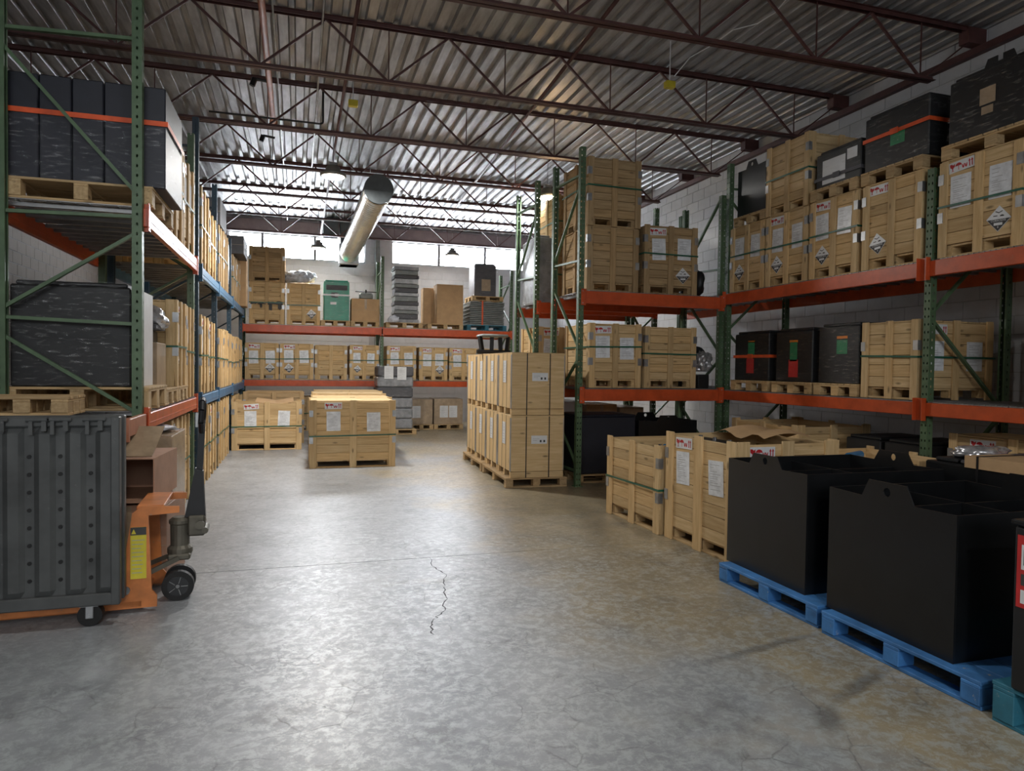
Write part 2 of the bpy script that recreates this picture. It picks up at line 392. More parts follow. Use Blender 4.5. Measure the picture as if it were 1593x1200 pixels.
# roof deck: corrugated sheets
ceil = tag(thing('ceiling', 'corrugated galvanised steel roof deck', None), None, None, None, 'structure')
pitch = .19; ns = 4; x = XL
bm = bmesh.new(); prof = []
for k in range(ns):
    o = k * pitch; prof += [(o, 0), (o + .10, 0), (o + .118, .045), (o + .172, .045)]
prof.append((ns * pitch, 0))
rows = [[bm.verts.new((px_, yy, pz)) for px_, pz in prof] for yy in (YF, YB)]
for i in range(len(prof) - 1): bm.faces.new((rows[0][i], rows[1][i], rows[1][i + 1], rows[0][i + 1]))
dm = finish(bm, 'deck_sheet', ['deck'])
k = 0
while x + k * ns * pitch < XW: link('deck_sheet', dm, ceil, (x + k * ns * pitch, 0, ZC + (k % 2) * .002)); k += 1
bm = bmesh.new(); bbox(bm, XL - .2, XW + .8, YF - .2, YB + .2, ZC + .06, ZC + .16)
mesh_obj('roof_board', bm, 'carton_grey', ceil)

# walls of concrete block
def block_wall(name, label, along, fixed, a0, a1, z1, mat, face, fine, holes=()):
    """along: 'x' or 'y'; face: +1/-1 direction the inner side looks; fine=(a0,a1,z0,z1) region of single blocks"""
    w = thing(name, label, None, kind='structure')
    bw, bh = .406, .203
    def mk(dims, mat): return boxmesh(*dims, mat, .004)
    # mortar backing, cut round the openings
    bm = bmesh.new()
    segs = [(a0, a1, 0, z1)]
    for (h0, h1, g0, g1) in holes:
        out = []
        for (s0, s1, t0, t1) in segs:
            if h1 <= s0 or h0 >= s1 or g1 <= t0 or g0 >= t1: out.append((s0, s1, t0, t1)); continue
            if h0 > s0: out.append((s0, h0, t0, t1))
            if h1 < s1: out.append((h1, s1, t0, t1))
            m0, m1 = max(s0, h0), min(s1, h1)
            if g0 > t0: out.append((m0, m1, t0, g0))
            if g1 < t1: out.append((m0, m1, g1, t1))
        segs = out
    th = -.2 * face
    for (s0, s1, t0, t1) in segs:
        lo, hi = sorted((fixed, fixed + th))
        if along == 'x': bbox(bm, s0, s1, lo, hi, t0, t1)
        else: bbox(bm, lo, hi, s0, s1, t0, t1)
    mesh_obj('mortar_bed', bm, 'mortar', w)
    rest = bmesh.new(); nf = 0; r = 0
    me = boxmesh(bw - .008, .02, bh - .008, mat, .003)
    while (r + 1) * bh <= z1 + .05:
        a = a0 - (bw / 2 if r % 2 else 0)
        while a < a1:
            c, zc = a + bw / 2, (r + .5) * bh
            lo, hi = max(a + .004, a0), min(a + bw - .004, a1); zt = min((r + 1) * bh - .004, z1)
            inh = any(hi > h0 and lo < h1 and zc + bh / 2 > g0 and zc - bh / 2 < g1 for h0, h1, g0, g1 in holes)
            if not inh and hi - lo > .05:
                full = hi - lo > bw - .02 and zt > (r + 1) * bh - .01
                if full and fine[0] <= c <= fine[1] and fine[2] <= zc <= fine[3] and nf < 300:
                    nf += 1
                    if along == 'x': link('block', me, w, (c, fixed + .003 * face - 0.006 * face, zc))
                    else: link('block', me, w, (fixed - .003 * face, c, zc), (0, 0, R(90)))
                else:
                    l2, h2 = sorted((fixed - .003 * face - .01, fixed - .003 * face + .01))
                    if along == 'x': bbox(rest, lo, hi, l2, h2, r * bh + .004, zt)
                    else: bbox(rest, l2, h2, lo, hi, r * bh + .004, zt)
            a += bw
        r += 1
    tag(mesh_obj('block_field', rest, mat, w), kind='stuff')
    return w
WIN = [(-1.75, 1.76, 4.42, 5.07), (2.5, 6.9, 4.45, 5.07)]
block_wall('wall_right', 'white painted concrete block wall behind the right rack', 'y', XW, YF, YB, ZC + .06, 'block_white', -1, (5.0, 13.5, 3.4, 5.4))
block_wall('wall_left', 'tan painted concrete block wall behind the left rack', 'y', XL, YF, YB, ZC + .06, 'block_tan', 1, (5.5, 14, 1.9, 3.5))
block_wall('wall_back', 'grey concrete block wall with a band of high windows', 'x', YB, XL, XW, ZC + .06, 'block_grey', -1, (-1.5, 6, 2.4, 5.4), WIN)
FILL_WIN = (-3.8, 2.8, 2.9, 5.0)  # opening for an unseen window, added to light the sides facing the viewer
block_wall('wall_front', 'grey concrete block wall with an added fill light window behind the viewer', 'x', YF, XL, XW, ZC + .06, 'block_grey', 1, (0, 0, 0, 0), [FILL_WIN])
w = tag(thing('window_3', 'unseen fill light window added in the wall behind the viewer', None, (0, YF - .08, 0)), None, None, None, 'structure')
for a in range(3):
    bm = bmesh.new(); bbox(bm, -3.78 + a * 2.2, -1.62 + a * 2.2, -.004, .004, 2.93, 4.97); mesh_obj('pane', bm, 'fill_pane', w)
    board('mullion', w, (-3.8 + a * 2.2, .01, 3.95), (.05, .05, 2.1), 'window_frame')
for i, ((x0, x1, z0, z1), ms, tr) in enumerate(zip(WIN, ([-.91, .43], [3.83, 5.19, 6.2]), ([(-.91, .43)], [(3.83, 5.19)]))):
    w = tag(thing('window_%d' % (i + 1), ('wide high window left of the duct' if i == 0 else 'wide high window right of the pier') + ' in the back wall', None, (0, YB + .08, 0)), None, None, None, 'structure')
    edges = [x0] + ms + [x1]
    for a, c in zip(edges, edges[1:]):
        bm = bmesh.new(); bbox(bm, a + .02, c - .02, -.004, .004, z0 + .03, z1 - .03); mesh_obj('pane', bm, 'window_glow', w)
    for a in ms: board('mullion', w, (a, -.01, (z0 + z1) / 2), (.07, .10, z1 - z0), 'window_frame')
    for a in (x0 + .01, x1 - .01): board('jamb', w, (a, -.01, (z0 + z1) / 2), (.04, .05, z1 - z0), 'window_frame')
    for zz in (z0 + .015, z1 - .015): board('rail', w, ((x0 + x1) / 2, -.01, zz), (x1 - x0, .05, .03), 'window_frame')
    for a, c in tr: board('transom', w, ((a + c) / 2, -.01, z0 + .42), (c - a, .03, .022), 'window_frame')
bm = bmesh.new(); bbox(bm, XL, XW, YB - .13, YB - .012, 5.09, 5.40, 0, .004)
struct('trim_1', 'dull purple steel header beam above the back windows', bm, 'header')
bm = bmesh.new(); bbox(bm, XW - .09, XW - .014, YF, YB - .15, 5.22, 5.30)
struct('trim_2', 'dark steel ledger angle along the top of the right wall', bm, 'joist_red')
bm = bmesh.new(); bbox(bm, 2.03, 2.15, YB - .12, YB - .012, 0, 5.08)
struct('trim_3', 'grey pipe chase running up the pier between the windows', bm, 'plate_grey')

# open web roof joists
BN = [-0.41 + 1.385 * k for k in range(-2, 6)]
jn = ['first', 'second', 'third', 'fourth', 'fifth', 'sixth', 'seventh', 'eighth', 'ninth']
JY = [2.05, 4.05, 6.06, 8.1, 10.1, 12.1, 14.1, 16.1, 18.1]
jm = {}
def jmesh():
    bm = bmesh.new()
    for s in (-1, 1):
        bbox(bm, XL + .02, XW - .12, s * .012 - .004 + s * .02, s * .012 + .004 + s * .02, -.045, 0); bbox(bm, XL + .02, XW - .12, min(s * .012, s * .055), max(s * .012, s * .055), -.006, 0)
    t = finish(bm, 'top_chord', ['joist_red'])
    bm = bmesh.new()
    for s in (-1, 1):
        bbox(bm, XL + .6, 6.68, s * .012 - .004, s * .012 + .004, 0, .045); bbox(bm, XL + .6, 6.68, min(s * .012, s * .055), max(s * .012, s * .055), 0, .006)
    return t, finish(bm, 'bottom_chord', ['joist_red'])
TC, BC = jmesh()
def webmesh(p0, p1, r):
    bm = bmesh.new(); beam_between(bm, p0, p1, r, r); return finish(bm, 'web', ['joist_red'])
WU = webmesh((0, 0, 4.84), (.6925, 0, 5.44), .024); WDn = webmesh((0, 0, 4.84), (-.6925, 0, 5.44), .024); WV = webmesh((0, 0, 4.84), (0, 0, 5.44), .012)
jset = [y for y in JY]
for i, y in enumerate(jset):
    j = tag(thing('roof_joist', jn[i] + ' dark red open web steel joist from the viewer, crossing under the roof deck', None, (0, y, 0)), None, None, None, 'structure')
    link('top_chord', TC, j, (0, 0, ZC - .002)); link('bottom_chord', BC, j, (0, 0, 4.82))
    for b_ in BN:
        link('web', WU, j, (b_, 0, 0)) if b_ < 6.3 else None
        link('web', WDn, j, (b_, 0, 0)) if b_ > -3.0 else None
        link('web', WV, j, (b_, 0, 0))
    bm = bmesh.new(); tube(bm, (6.55, 0, 4.84), (7.28, 0, 5.40), .008); mesh_obj('end_rod', bm, 'joist_red', j)
    bm = bmesh.new(); bbox(bm, 7.12, 7.385, -.06, .06, 5.30, 5.475); mesh_obj('seat', bm, 'joist_red', j)
# bridging, drain pipes and conduit under the deck
for (nm, lab, x0, x1, y0, y1, z, r, mt) in (
        ('bridging_bar', 'purple bridging bar running under the deck left of the lamp', .52, .56, 4, 18.9, 5.02, .02, 'joist_red'),
        ('bridging_bar', 'purple bridging bar slanting across the right of the roof', 3.0, 3.7, 4, 18.9, 5.40, .022, 'joist_red'),
        ('conduit', 'thin bright electrical conduit under the deck left of the drain pipe', -.27, -.27, 3, 18.8, 5.30, .011, 'galv'),
        ('conduit', 'thin bright electrical conduit running over the round duct', .24, .24, 5, 18.8, 5.36, .012, 'galv')):
    bm = bmesh.new(); tube(bm, (x0, y0, z), (x1, y1, z), r); tag(mesh_obj(nm, bm, mt, smooth=True), lab, 'pipe' if nm == 'conduit' else 'bar')
dp = thing('drain_pipe', 'rusty brown roof drain pipe hanging from the deck at upper left', 'pipe', (-.35, 0, 0))
bm = bmesh.new(); tube(bm, (0, 3, 5.05), (0, 10.6, 5.05), .035, 12); mesh_obj('pipe', bm, 'faded_orange', dp, smooth=True)
bm = bmesh.new(); lathe(bm, [(.05, 0), (.055, .02), (.055, .06), (.05, .08)], 12); mesh_obj('coupling', bm, 'faded_orange', dp, (0, 10.6, 5.01))
for yy in (9.1, 11.3):
    bm = bmesh.new(); tube(bm, (0, yy, 5.05), (-.17, yy, 5.07), .018, 8); tube(bm, (-.17, yy, 5.07), (-.2, yy, 4.98), .035, 8); mesh_obj('hanger', bm, 'black_steel', dp)
bm = bmesh.new()
pts = [(-1.15, 10.15, 4.96), (.28, 10.15, 4.96), (.32, 10.15, 4.98), (.32, 10.15, 5.44)]
for a, c in zip(pts, pts[1:]): tube(bm, a, c, .014, 8)
tag(mesh_obj('gas_pipe', bm, 'black_steel'), 'thin black pipe bent up to the deck beside the drain pipe', 'pipe')

for (x, y, z, lb) in ((4.165, 7.36, 4.95, 'small yellow junction box under the roof on the right'), (.66, 9.2, 4.95, 'small yellow junction box beside the bridging bar')):
    t = thing('junction_box', lb, 'junction box', (x, y, z))
    bm = bmesh.new(); bbox(bm, -.06, .06, -.04, .04, -.04, .04, 0, .008); mesh_obj('box', bm, 'yellow_label', t)
    bm = bmesh.new(); tube(bm, (0, 0, .04), (0, 0, ZC - z - .02), .006); mesh_obj('drop_cord', bm, 'white_paper', t)
bm = bmesh.new(); cp = [(4.19, 7.3, 5.03), (4.3, 7.15, 5.2), (4.487, 6.99, 5.3), (4.5, 6.61, 5.3), (4.66, 6.41, 5.3), (4.69, 6.16, 5.3), (4.63, 5.92, 5.3), (4.5, 5.6, 5.4)]
for a, c in zip(cp, cp[1:]): tube(bm, a, c, .006, 6)
tag(mesh_obj('loose_cable', bm, 'white_paper'), 'loose white cable draped under the roof at upper right', 'cable')

# spiral duct
d = thing('spiral_duct', 'shiny round spiral duct with a dark end cap below the roof', 'duct', (1.27, 0, 4.52))
bm = bmesh.new(); prof = []
seg = 36; y = 11.75; rr_ = []
while y < 18.5:
    rr_ += [(.228, y), (.228, y + .10), (.242, y + .108), (.242, y + .128)]; y += .136
rings = [[bm.verts.new((r_ * math.cos(2 * math.pi * k / seg), yy + k * .00378, r_ * math.sin(2 * math.pi * k / seg))) for k in range(seg)] for r_, yy in rr_]
for a, c in zip(rings, rings[1:]):
    for k in range(seg): bm.faces.new((a[k], c[k], c[(k + 1) % seg], a[(k + 1) % seg]))
mesh_obj('tube', bm, 'duct_metal', d, smooth=False)
bm = bmesh.new(); lathe(bm, [(.243, 0), (.243, .03), (.235, .05)], 36)
bmesh.ops.rotate(bm, cent=(0, 0, 0), matrix=Matrix.Rotation(R(-90), 3, 'X'), verts=bm.verts[:]); bmesh.ops.translate(bm, vec=(0, 11.72, 0), verts=bm.verts[:])
bbox(bm, -.03, .03, 11.712, 11.72, -.03, .02); mesh_obj('end_cap', bm, 'duct_dark', d)
bm = bmesh.new(); bbox(bm, -.26, .26, 18.72, 18.86, -.27, .26, 0, .01); mesh_obj('boot', bm, 'galv', d)
for yy in (13.2, 15.6, 17.8):
    bm = bmesh.new(); bbox(bm, -.004, .004, yy, yy + .02, .235, .95); mesh_obj('hanger_strap', bm, 'galv', d)
for nm, lab, x0, x1, z0 in (('duct_drop', 'dark grey rectangular duct drop left of the spiral duct end', .62, 1.02, 5.0), ('duct_drop', 'dark grey rectangular duct drop feeding the spiral duct end', 1.06, 1.5, 4.25)):
    bm = bmesh.new(); bbox(bm, x0, x1, 18.88, 19.4, z0, 5.44, 0, .008); o = mesh_obj(nm, bm, 'duct_dark')
    tag(o, lab, 'duct')
    bm = bmesh.new(); bbox(bm, x0 - .015, x1 + .015, 18.865, 19.41, z0, z0 + .04); mesh_obj('flange', bm, 'duct_dark', o)

# high bay lamps
def lamp(x, y, z, lab, power=LAMP_POWER):
    t = thing('high_bay_lamp', lab, 'lamp', (x, y, z), 0, 'high bay lamps')
    bm = bmesh.new(); lathe(bm, [(.19, 0), (.2, .012), (.195, .05), (.12, .085), (.1, .15), (.04, .17)], 28); mesh_obj('housing', bm, 'lamp_body', t, smooth=True)
    bm = bmesh.new(); lathe(bm, [(.165, -.012), (.172, -.002)], 28); mesh_obj('lens', bm, 'lamp_glow', t)
    bm = bmesh.new(); tube(bm, (0, 0, .17), (0, 0, ZC - z - .01), .006); mesh_obj('hanger', bm, 'steel', t)
    bm = bmesh.new(); bbox(bm, -.06, .06, -.05, .05, .17, .21); mesh_obj('driver_box', bm, 'lamp_body', t)
    ld = bpy.data.lights.new('lamp_light', 'AREA'); ld.shape = 'DISK'; ld.size = .33; ld.energy = power; ld.color = (1, .97, .92)
    lo = bpy.data.objects.new('lamp_light', ld); COL.objects.link(lo); lo.parent = t; lo.location = (0, 0, -.02)
lamp(.51, 11.2, 4.52, 'lit round high bay lamp hanging left of the duct end', LAMP_POWER * 1.4)
lamp(4.08, 11.3, 4.52, 'lit round high bay lamp seen between the rack uprights', LAMP_POWER * 1.3)
lamp(3.89, 18.1, 4.52, 'lit round high bay lamp in front of the right window', LAMP_POWER * .35)
lamp(.48, 18.2, 4.52, 'lit round high bay lamp in front of the left window', LAMP_POWER * .35)
lamp(.51, 3.6, 4.6, 'unseen round high bay lamp added as fill above the near aisle', LAMP_POWER * .35)  # outside the frame, added to brighten the near surfaces
lamp(.51, -3, 4.6, 'unseen round high bay lamp added as fill behind the viewer on the left')  # added fill lamp, never in view

# ------------------------------------------------------------------ pallet racks
def post_mesh(h, col):
    k = ('post', round(h, 2), col)
    if k not in CACHE:
        bm = bmesh.new(); w, dp_, t = .076, .07, .003
        bbox(bm, -w / 2, w / 2, -dp_ / 2, -dp_ / 2 + t, 0, h, 0)
        for s in (-1, 1): bbox(bm, min(s * w / 2, s * (w / 2 - t)), max(s * w / 2, s * (w / 2 - t)), -dp_ / 2 + t, dp_ / 2, 0, h, 1)
        for s in (-1, 1): bbox(bm, min(s * w / 2, s * .018), max(s * w / 2, s * .018), dp_ / 2, dp_ / 2 + t, 0, h, 2)
        bbox(bm, -.06, .06, -.06, .06, 0, .008, 2)
        CACHE[k] = finish(bm, 'post', [col + '_perf2', col + '_perf1', col + '_paint'])
    return CACHE[k]
def brace_mesh(p0, p1, col):
    bm = bmesh.new(); beam_between(bm, p0, p1, .036, .026); return finish(bm, 'brace', [col])
def frame(rack, loc, rz, depth, h, col, braces, h2=None):
    """local: front post at origin with its aisle face to -Y, rear post at +Y"""
    f = sub('upright_frame', rack, loc, (0, 0, rz))
    link('post', post_mesh(h, col), f); link('post', post_mesh(h2 or h, col), f, (0, depth, 0), (0, 0, R(180)))
    for (a, za, b_, zb) in braces:
        link('brace', brace_mesh((0, a * depth, za), (0, b_ * depth, zb), col + '_paint'), f)
    return f
def std_braces(h, z0=.2, step=.62):
    out = []; z = z0; s = 0
    out.append((0, z0, 1, z0))
    while z + step < h:
        out.append((s, z + .02, 1 - s, z + step)); z += step; s = 1 - s
    out.append((0, h - .35, 1, h - .35))
    return out
def beam_mesh(L, hh, mat):
    k = ('beam', round(L, 3), hh, mat)
    if k not in CACHE:
        bm = bmesh.new(); bbox(bm, 0, L, -.022, .022, 0, hh, 0, .006)
        bbox(bm, 0, L, -.026, -.021, hh * .34, hh * .40, 0)
        CACHE[k] = finish(bm, 'beam', [mat])
    return CACHE[k]
def conn_mesh(mat):
    k = ('conn', mat)
    if k not in CACHE:
        bm = bmesh.new(); bbox(bm, -.036, .036, -.004, .004, -.09, .13, 0, .002); bbox(bm, .03, .036, -.004, .05, -.09, .13)
        for zz in (-.06, 0.1): tube(bm, (-.015, -.007, zz), (-.015, -.003, zz), .008, 8, 1)
        CACHE[k] = finish(bm, 'conn', [mat, 'galv'])
    return CACHE[k]
def bay(rack, p0, p1, inward, depth, ztop, hh, mat, comb=True, decks=3):
    """beams front and rear between two front posts p0->p1 (2D), deck between; inward = unit 2D towards the rear"""
    p0 = Vector((*p0, 0)); p1 = Vector((*p1, 0)); iv = Vector((*inward, 0)); d_ = p1 - p0; L = d_.length
    rz = math.atan2(d_.y, d_.x); perp = Matrix.Rotation(rz, 3, 'Z') @ Vector((0, 1, 0)); sgn = 1 if perp.dot(iv) > 0 else -1
    for rear in (0, 1):
        off = iv * (depth if rear else 0) + iv * (-.052 if not rear else .052)
        b_ = link('beam', beam_mesh(L - .04, hh, mat), rack, p0 + off + d_.normalized() * .02 + Vector((0, 0, ztop - hh)), (0, 0, rz))
        if not rear:
            for q, rzc in ((0, 0), (L - .04, math.pi)):
                c_ = link('connector', conn_mesh(mat), b_, (q, -.024 * sgn, hh / 2 - .02), (0, 0, 0 if sgn > 0 else 0))
                if q: c_.scale = (-1, 1, 1)
    k = ('wd', round(L, 2), round(depth, 2), decks)
    if k not in CACHE:
        bm = bmesh.new(); wl = (L - .1) / decks - .02; yl = depth + .10
        def wire(a0, a1, b0, b1, c0, c1): bbox(bm, a0, a1, b0, b1, c0, c1)
        n = int(wl / .0508)
        for i in range(n + 1):
            xx = wl * i / n; wire(xx - .003, xx + .003, -.05, yl - .05, .006, .012); wire(xx - .003, xx + .003, -.056, -.05, -.045, .012)
        for yy in [-.05 + .1 * q for q in range(int(yl / .1) + 1)]: wire(0, wl, yy, yy + .005, 0, .006)
        for q in range(4): xx = wl * (q + .5) / 4; wire(xx - .025, xx + .025, -.03, yl - .07, -.03, 0)
        wire(0, wl, -.057, -.052, -.045, -.039)
        CACHE[k] = finish(bm, 'wire_deck', ['wire'])
    for q in range(decks):
        base = p0 + d_.normalized() * (.05 + q * (L - .1) / decks + .01)
        if sgn > 0: o = link('wire_deck', CACHE[k], rack, base + Vector((0, 0, ztop + .002)), (0, 0, rz))
        else:
            base = p0 + d_.normalized() * (.05 + (q + 1) * (L - .1) / decks - .01)
            o = link('wire_deck', CACHE[k], rack, base + Vector((0, 0, ztop + .002)), (0, 0, rz + math.pi))
SH = .016   # wire deck height above the beam top

# left green rack: aisle face to +X
r = thing('pallet_rack', 'green upright pallet rack with orange beams nearest on the left', 'rack')
LD = .93
lbr = [(0, 4.14, 1, 4.10), (0, 2.92, 1, 3.99), (0, 2.75, 1, 2.73), (0, 2.63, 1, 1.99), (0, 1.90, 1, 1.93), (0, 1.19, 1, 1.80), (0, .3, 1, .3), (0, .35, 1, 1.1)]
frame(r, (-1.215, 6.17, 0), R(90), LD, 4.75, 'green', lbr)
frame(r, (-1.215, 9.03, 0), R(90), LD, 4.3, 'green', std_braces(4.3), 4.3)
bay(r, (-1.215, 6.17), (-1.215, 9.03), (-1, 0), LD, 2.83, .15, 'orange_paint')
bay(r, (-1.215, 6.17), (-1.215, 9.03), (-1, 0), LD, 1.19, .13, 'orange_paint')
bm = bmesh.new(); bbox(bm, -1.19, -1.146, 5.5, 6.12, 1.06, 1.19, 0, .006); bbox(bm, -1.2, -1.14, 5.49, 5.53, 1.03, 1.2, 0); tag(mesh_obj('loose_beam', bm, 'faded_orange'), 'short faded orange beam end sticking out past the green upright', 'beam')
# left blue rack
r = thing('pallet_rack', 'navy upright pallet rack with pale blue beams further along the left', 'rack')
LB = [9.42, 11.45, 13.83, 16.55]
for y, h in zip(LB, (4.62, 4.3, 3.9, 4.2)): frame(r, (-1.215, y, 0), R(90), LD, h, 'navy', std_braces(h))
for a, c in zip(LB, LB[1:]):
    for zt, hh in ((2.80, .14), (1.19, .13)): bay(r, (-1.215, a), (-1.215, c), (-1, 0), LD, zt, hh, 'blue_paint', decks=2)
# back rack, face to -Y
r = thing('pallet_rack', 'orange beamed pallet rack across the back wall under the windows', 'rack')
for x, h in ((-1.27, 4.1), (1.98, 4.28), (5.3, 4.1)): frame(r, (x, 17.32, 0), 0, 1.0, h, 'green', std_braces(h))
for a, c in ((-1.27, 1.98), (1.98, 5.3)):
    for zt, hh in ((2.52, .17), (1.22, .14)): bay(r, (a, 17.32), (c, 17.32), (0, 1), 1.0, zt, hh, 'orange_paint')
# right rack, face to -X
r = thing('pallet_rack', 'green upright pallet rack with bright orange beams along the right wall', 'rack')
RB = [1.96, 5.325, 8.69, 11.7]; RD = 1.0
for y, h in zip(RB, (4.56, 3.6, 4.56, 4.5)):
    frame(r, (5.93, y, 0), R(-90), RD, h, 'green', std_braces(h, .25, .95))
for a, c in zip(RB, RB[1:]):
    for zt, hh in ((2.69, .15), (1.31, .13)): bay(r, (5.93, a), (5.93, c), (1, 0), RD, zt, hh, 'orange_paint', decks=4)
# cross racks running from the aisle towards the right wall
AB = [(0, .2, 1, .2), (0, .25, 1, 1.0), (1, 1.05, 0, 1.75), (0, 1.85, 1, 2.75), (0, 3.05, 1, 3.1), (1, 3.15, 0, 4.1), (0, 4.2, 1, 4.25)]
r = thing('pallet_rack', 'nearer of the two green racks standing across the aisle end', 'rack')
frame(r, (3.63, 8.69, 0), 0, 1.0, 4.56, 'green', AB); frame(r, (5.81, 8.69, 0), 0, 1.0, 4.1, 'green', AB[:-1])
bay(r, (3.63, 8.69), (5.81, 8.69), (0, 1), 1.0, 2.64, .17, 'orange_paint', decks=2)
bay(r, (3.63, 8.69), (5.81, 8.69), (0, 1), 1.0, 1.32, .16, 'orange_paint', decks=2)
r = thing('pallet_rack', 'farther of the two green racks standing across the aisle end', 'rack')
frame(r, (3.63, 10.5, 0), 0, 1.0, 4.56, 'green', AB); frame(r, (5.74, 10.5, 0), 0, 1.0, 4.3, 'green', AB[:-1])
bay(r, (3.63, 10.5), (5.74, 10.5), (0, 1), 1.0, 2.64, .17, 'orange_paint', decks=2)
bay(r, (3.63, 10.5), (5.74, 10.5), (0, 1), 1.0, 1.32, .16, 'orange_paint', decks=2)

# ------------------------------------------------------------------ crates and pallets
def crate(label, x, y, z, w, d, h, face='F', mat='pine', sides='F', marks='', strap=.5, lid=True, group='wooden crates', rz=0, post=.085, dark=False, over=.025):
    """w along the labelled side. face: 'F' looks to -Y, 'R' to +X (left racks), 'L' to -X (right racks).
    sides: which sides get single planks. marks: m mark, d left doc, e right doc, p/q placard in left/right bay"""
    rot = {'F': 0, 'R': R(90), 'L': R(-90)}[face] + rz
    t = thing('wooden_crate', label, 'crate', (x, y, z), rot, group)
    rnd = random.Random(hash((round(x, 2), round(y, 2), round(z, 2))) & 0xffff)
    tb, tp = .022, .018
    z0 = .12; n = max(3, round((h - z0) / .108)); ph = (h - z0) / n
    def planks(c0, length, axis, out):
        pat = [0, .012, -.012, .006, -.006, 0, .01, -.01, 0, 0]
        zz = z0
        for i in range(n):
            hh = ph + (pat[i % 10] if i < n - 1 else 0); hh = min(hh, h - zz)
            if i == n - 1: hh = h - zz
            zc = zz + hh / 2; zz += hh
            th = tp + (.002 if i % 3 else 0)
            if axis == 'x': board('plank', t, (0, c0, zc), (length, th, hh - .004), mat)
            else: board('plank', t, (c0, 0, zc), (th, length, hh - .004), mat)
    # front and back
    for s, nm in ((-1, 'F'), (1, 'B')):
        yc = s * (d / 2 - tb - tp / 2)
        if nm in sides: planks(yc, w - .004, 'x', s)
        else: board('panel', t, (0, yc, (z0 + h) / 2), (w - .004, tp, h - z0), mat, 0)
        if nm in sides or nm == 'B' and not lid:
            for xx in (-w / 2 + post / 2, 0, w / 2 - post / 2):
                board('post', t, (xx, s * (d / 2 - tb / 2), (h + over) / 2), (post, tb, h + over), mat)
            board('skid', t, (0, s * (d / 2 - tb - .05), .01), (w - .01, .09, .02), mat)
    for s, nm in ((-1, 'L'), (1, 'R')):
        xc = s * (w / 2 - tp / 2 - .001 - (tb if nm in sides else 0))
        if nm in sides:
            planks(xc, d - 2 * tb - 2 * tp - .006, 'y', s)
            for yy in (-d / 2 + tb + post / 2 + .004, 0, d / 2 - tb - post / 2 - .004):
                board('post', t, (s * (w / 2 - tb / 2), yy, (h + over) / 2), (tb, post, h + over), mat)
        else: board('panel', t, (s * (w / 2 - tp / 2 - .001), 0, (z0 + h) / 2), (tp, d - 2 * tb - 2 * tp - .006, h - z0), mat, 0)
    for yy in (-d / 2 + .1, 0, d / 2 - .1):
        for xx in (-w / 2 + .08, 0, w / 2 - .08): board('block', t, (xx, yy, .06), (.09, .11, .078), mat, 0)
    board('base', t, (0, 0, .11), (w - .06, d - .09, .02), mat, 0)
    if lid:
        nb = 6; bw_ = (d - 2 * tb) / nb
        for i in range(nb): board('lid_board', t, (0, -d / 2 + tb + bw_ * (i + .5), h + .009 + .001 * (i % 2)), (w - .05 if over else w, bw_ - .008, .016), mat)
    for s in (-1, 1):   # steel corner plates
        for zz in ((h * .82, h * .42) if h > .8 else (h * .7,)):
            bm_k = ('plate', 1)
            if bm_k not in CACHE:
                bm = bmesh.new(); bbox(bm, -.028, .028, -.002, .002, -.05, .05); bbox(bm, .026, .03, -.002, .05, -.05, .05); CACHE[bm_k] = finish(bm, 'plate', ['galv'])
            o = link('corner_plate', CACHE[bm_k], t, (s * (w / 2 - .024), -d / 2 - .003, zz)); o.scale = (s, 1, 1)
    if strap:
        zz = h * strap + rnd.uniform(-.03, .03); e = .004; k = ('strap', round(w, 3), round(d, 3))
        if k not in CACHE:
            bm = bmesh.new(); a, b_ = w / 2 + e, d / 2 + e
            for (x0, x1, y0, y1) in ((-a, a, -b_ - .003, -b_), (-a, a, b_, b_ + .003), (-a - .003, -a, -b_ - .003, b_ + .003), (a, a + .003, -b_ - .003, b_ + .003)): bbox(bm, x0, x1, y0, y1, -.01, .01)
            CACHE[k] = finish(bm, 'strap', ['green_strap'])
        link('strap', CACHE[k], t, (0, 0, zz), (R(rnd.uniform(-1, 1)) * 0, R(rnd.uniform(-1.2, 1.2)), 0))
    yb = -d / 2 + tb - .004; bx = (w / 2 - post) / 2 + post / 4 + .01
    sc_ = min(1, (w / 2 - post * 1.5) / .27) if w < .72 else 1
    for ch in marks:
        if ch == 'm': o = link('shipping_mark', MARK, t, (-bx + rnd.uniform(-.01, .02), yb, h - .065), (0, R(rnd.uniform(-4, 3)), 0))
        elif ch in 'de': o = link('document_sleeve', DOCS[rnd.randrange(4)], t, ((-bx if ch == 'd' else bx) + rnd.uniform(-.02, .02), yb, h - .13 - .17 + rnd.uniform(-.02, .01)), (0, R(rnd.uniform(-3, 3)), 0))
        elif ch in 'pq': o = link('hazard_placard', PLAC, t, ((-bx if ch == 'p' else bx), yb - .001, .27), (0, R(rnd.uniform(-6, 6)), 0))
        elif ch in 'ns':
            o = link('shipping_mark', MARK, t, (w / 2 - tb + .004, -d / 4 + .01, h - .07), (0, 0, R(90)))
            if ch == 's':
                for q in (-1, 1): link('document_sleeve', DOCS[1 + q], t, (w / 2 - tb + .004, q * d / 4, h - .34), (0, 0, R(90)))
            continue
        else: continue
        if sc_ < 1: o.scale = (sc_, 1, sc_)
    return t
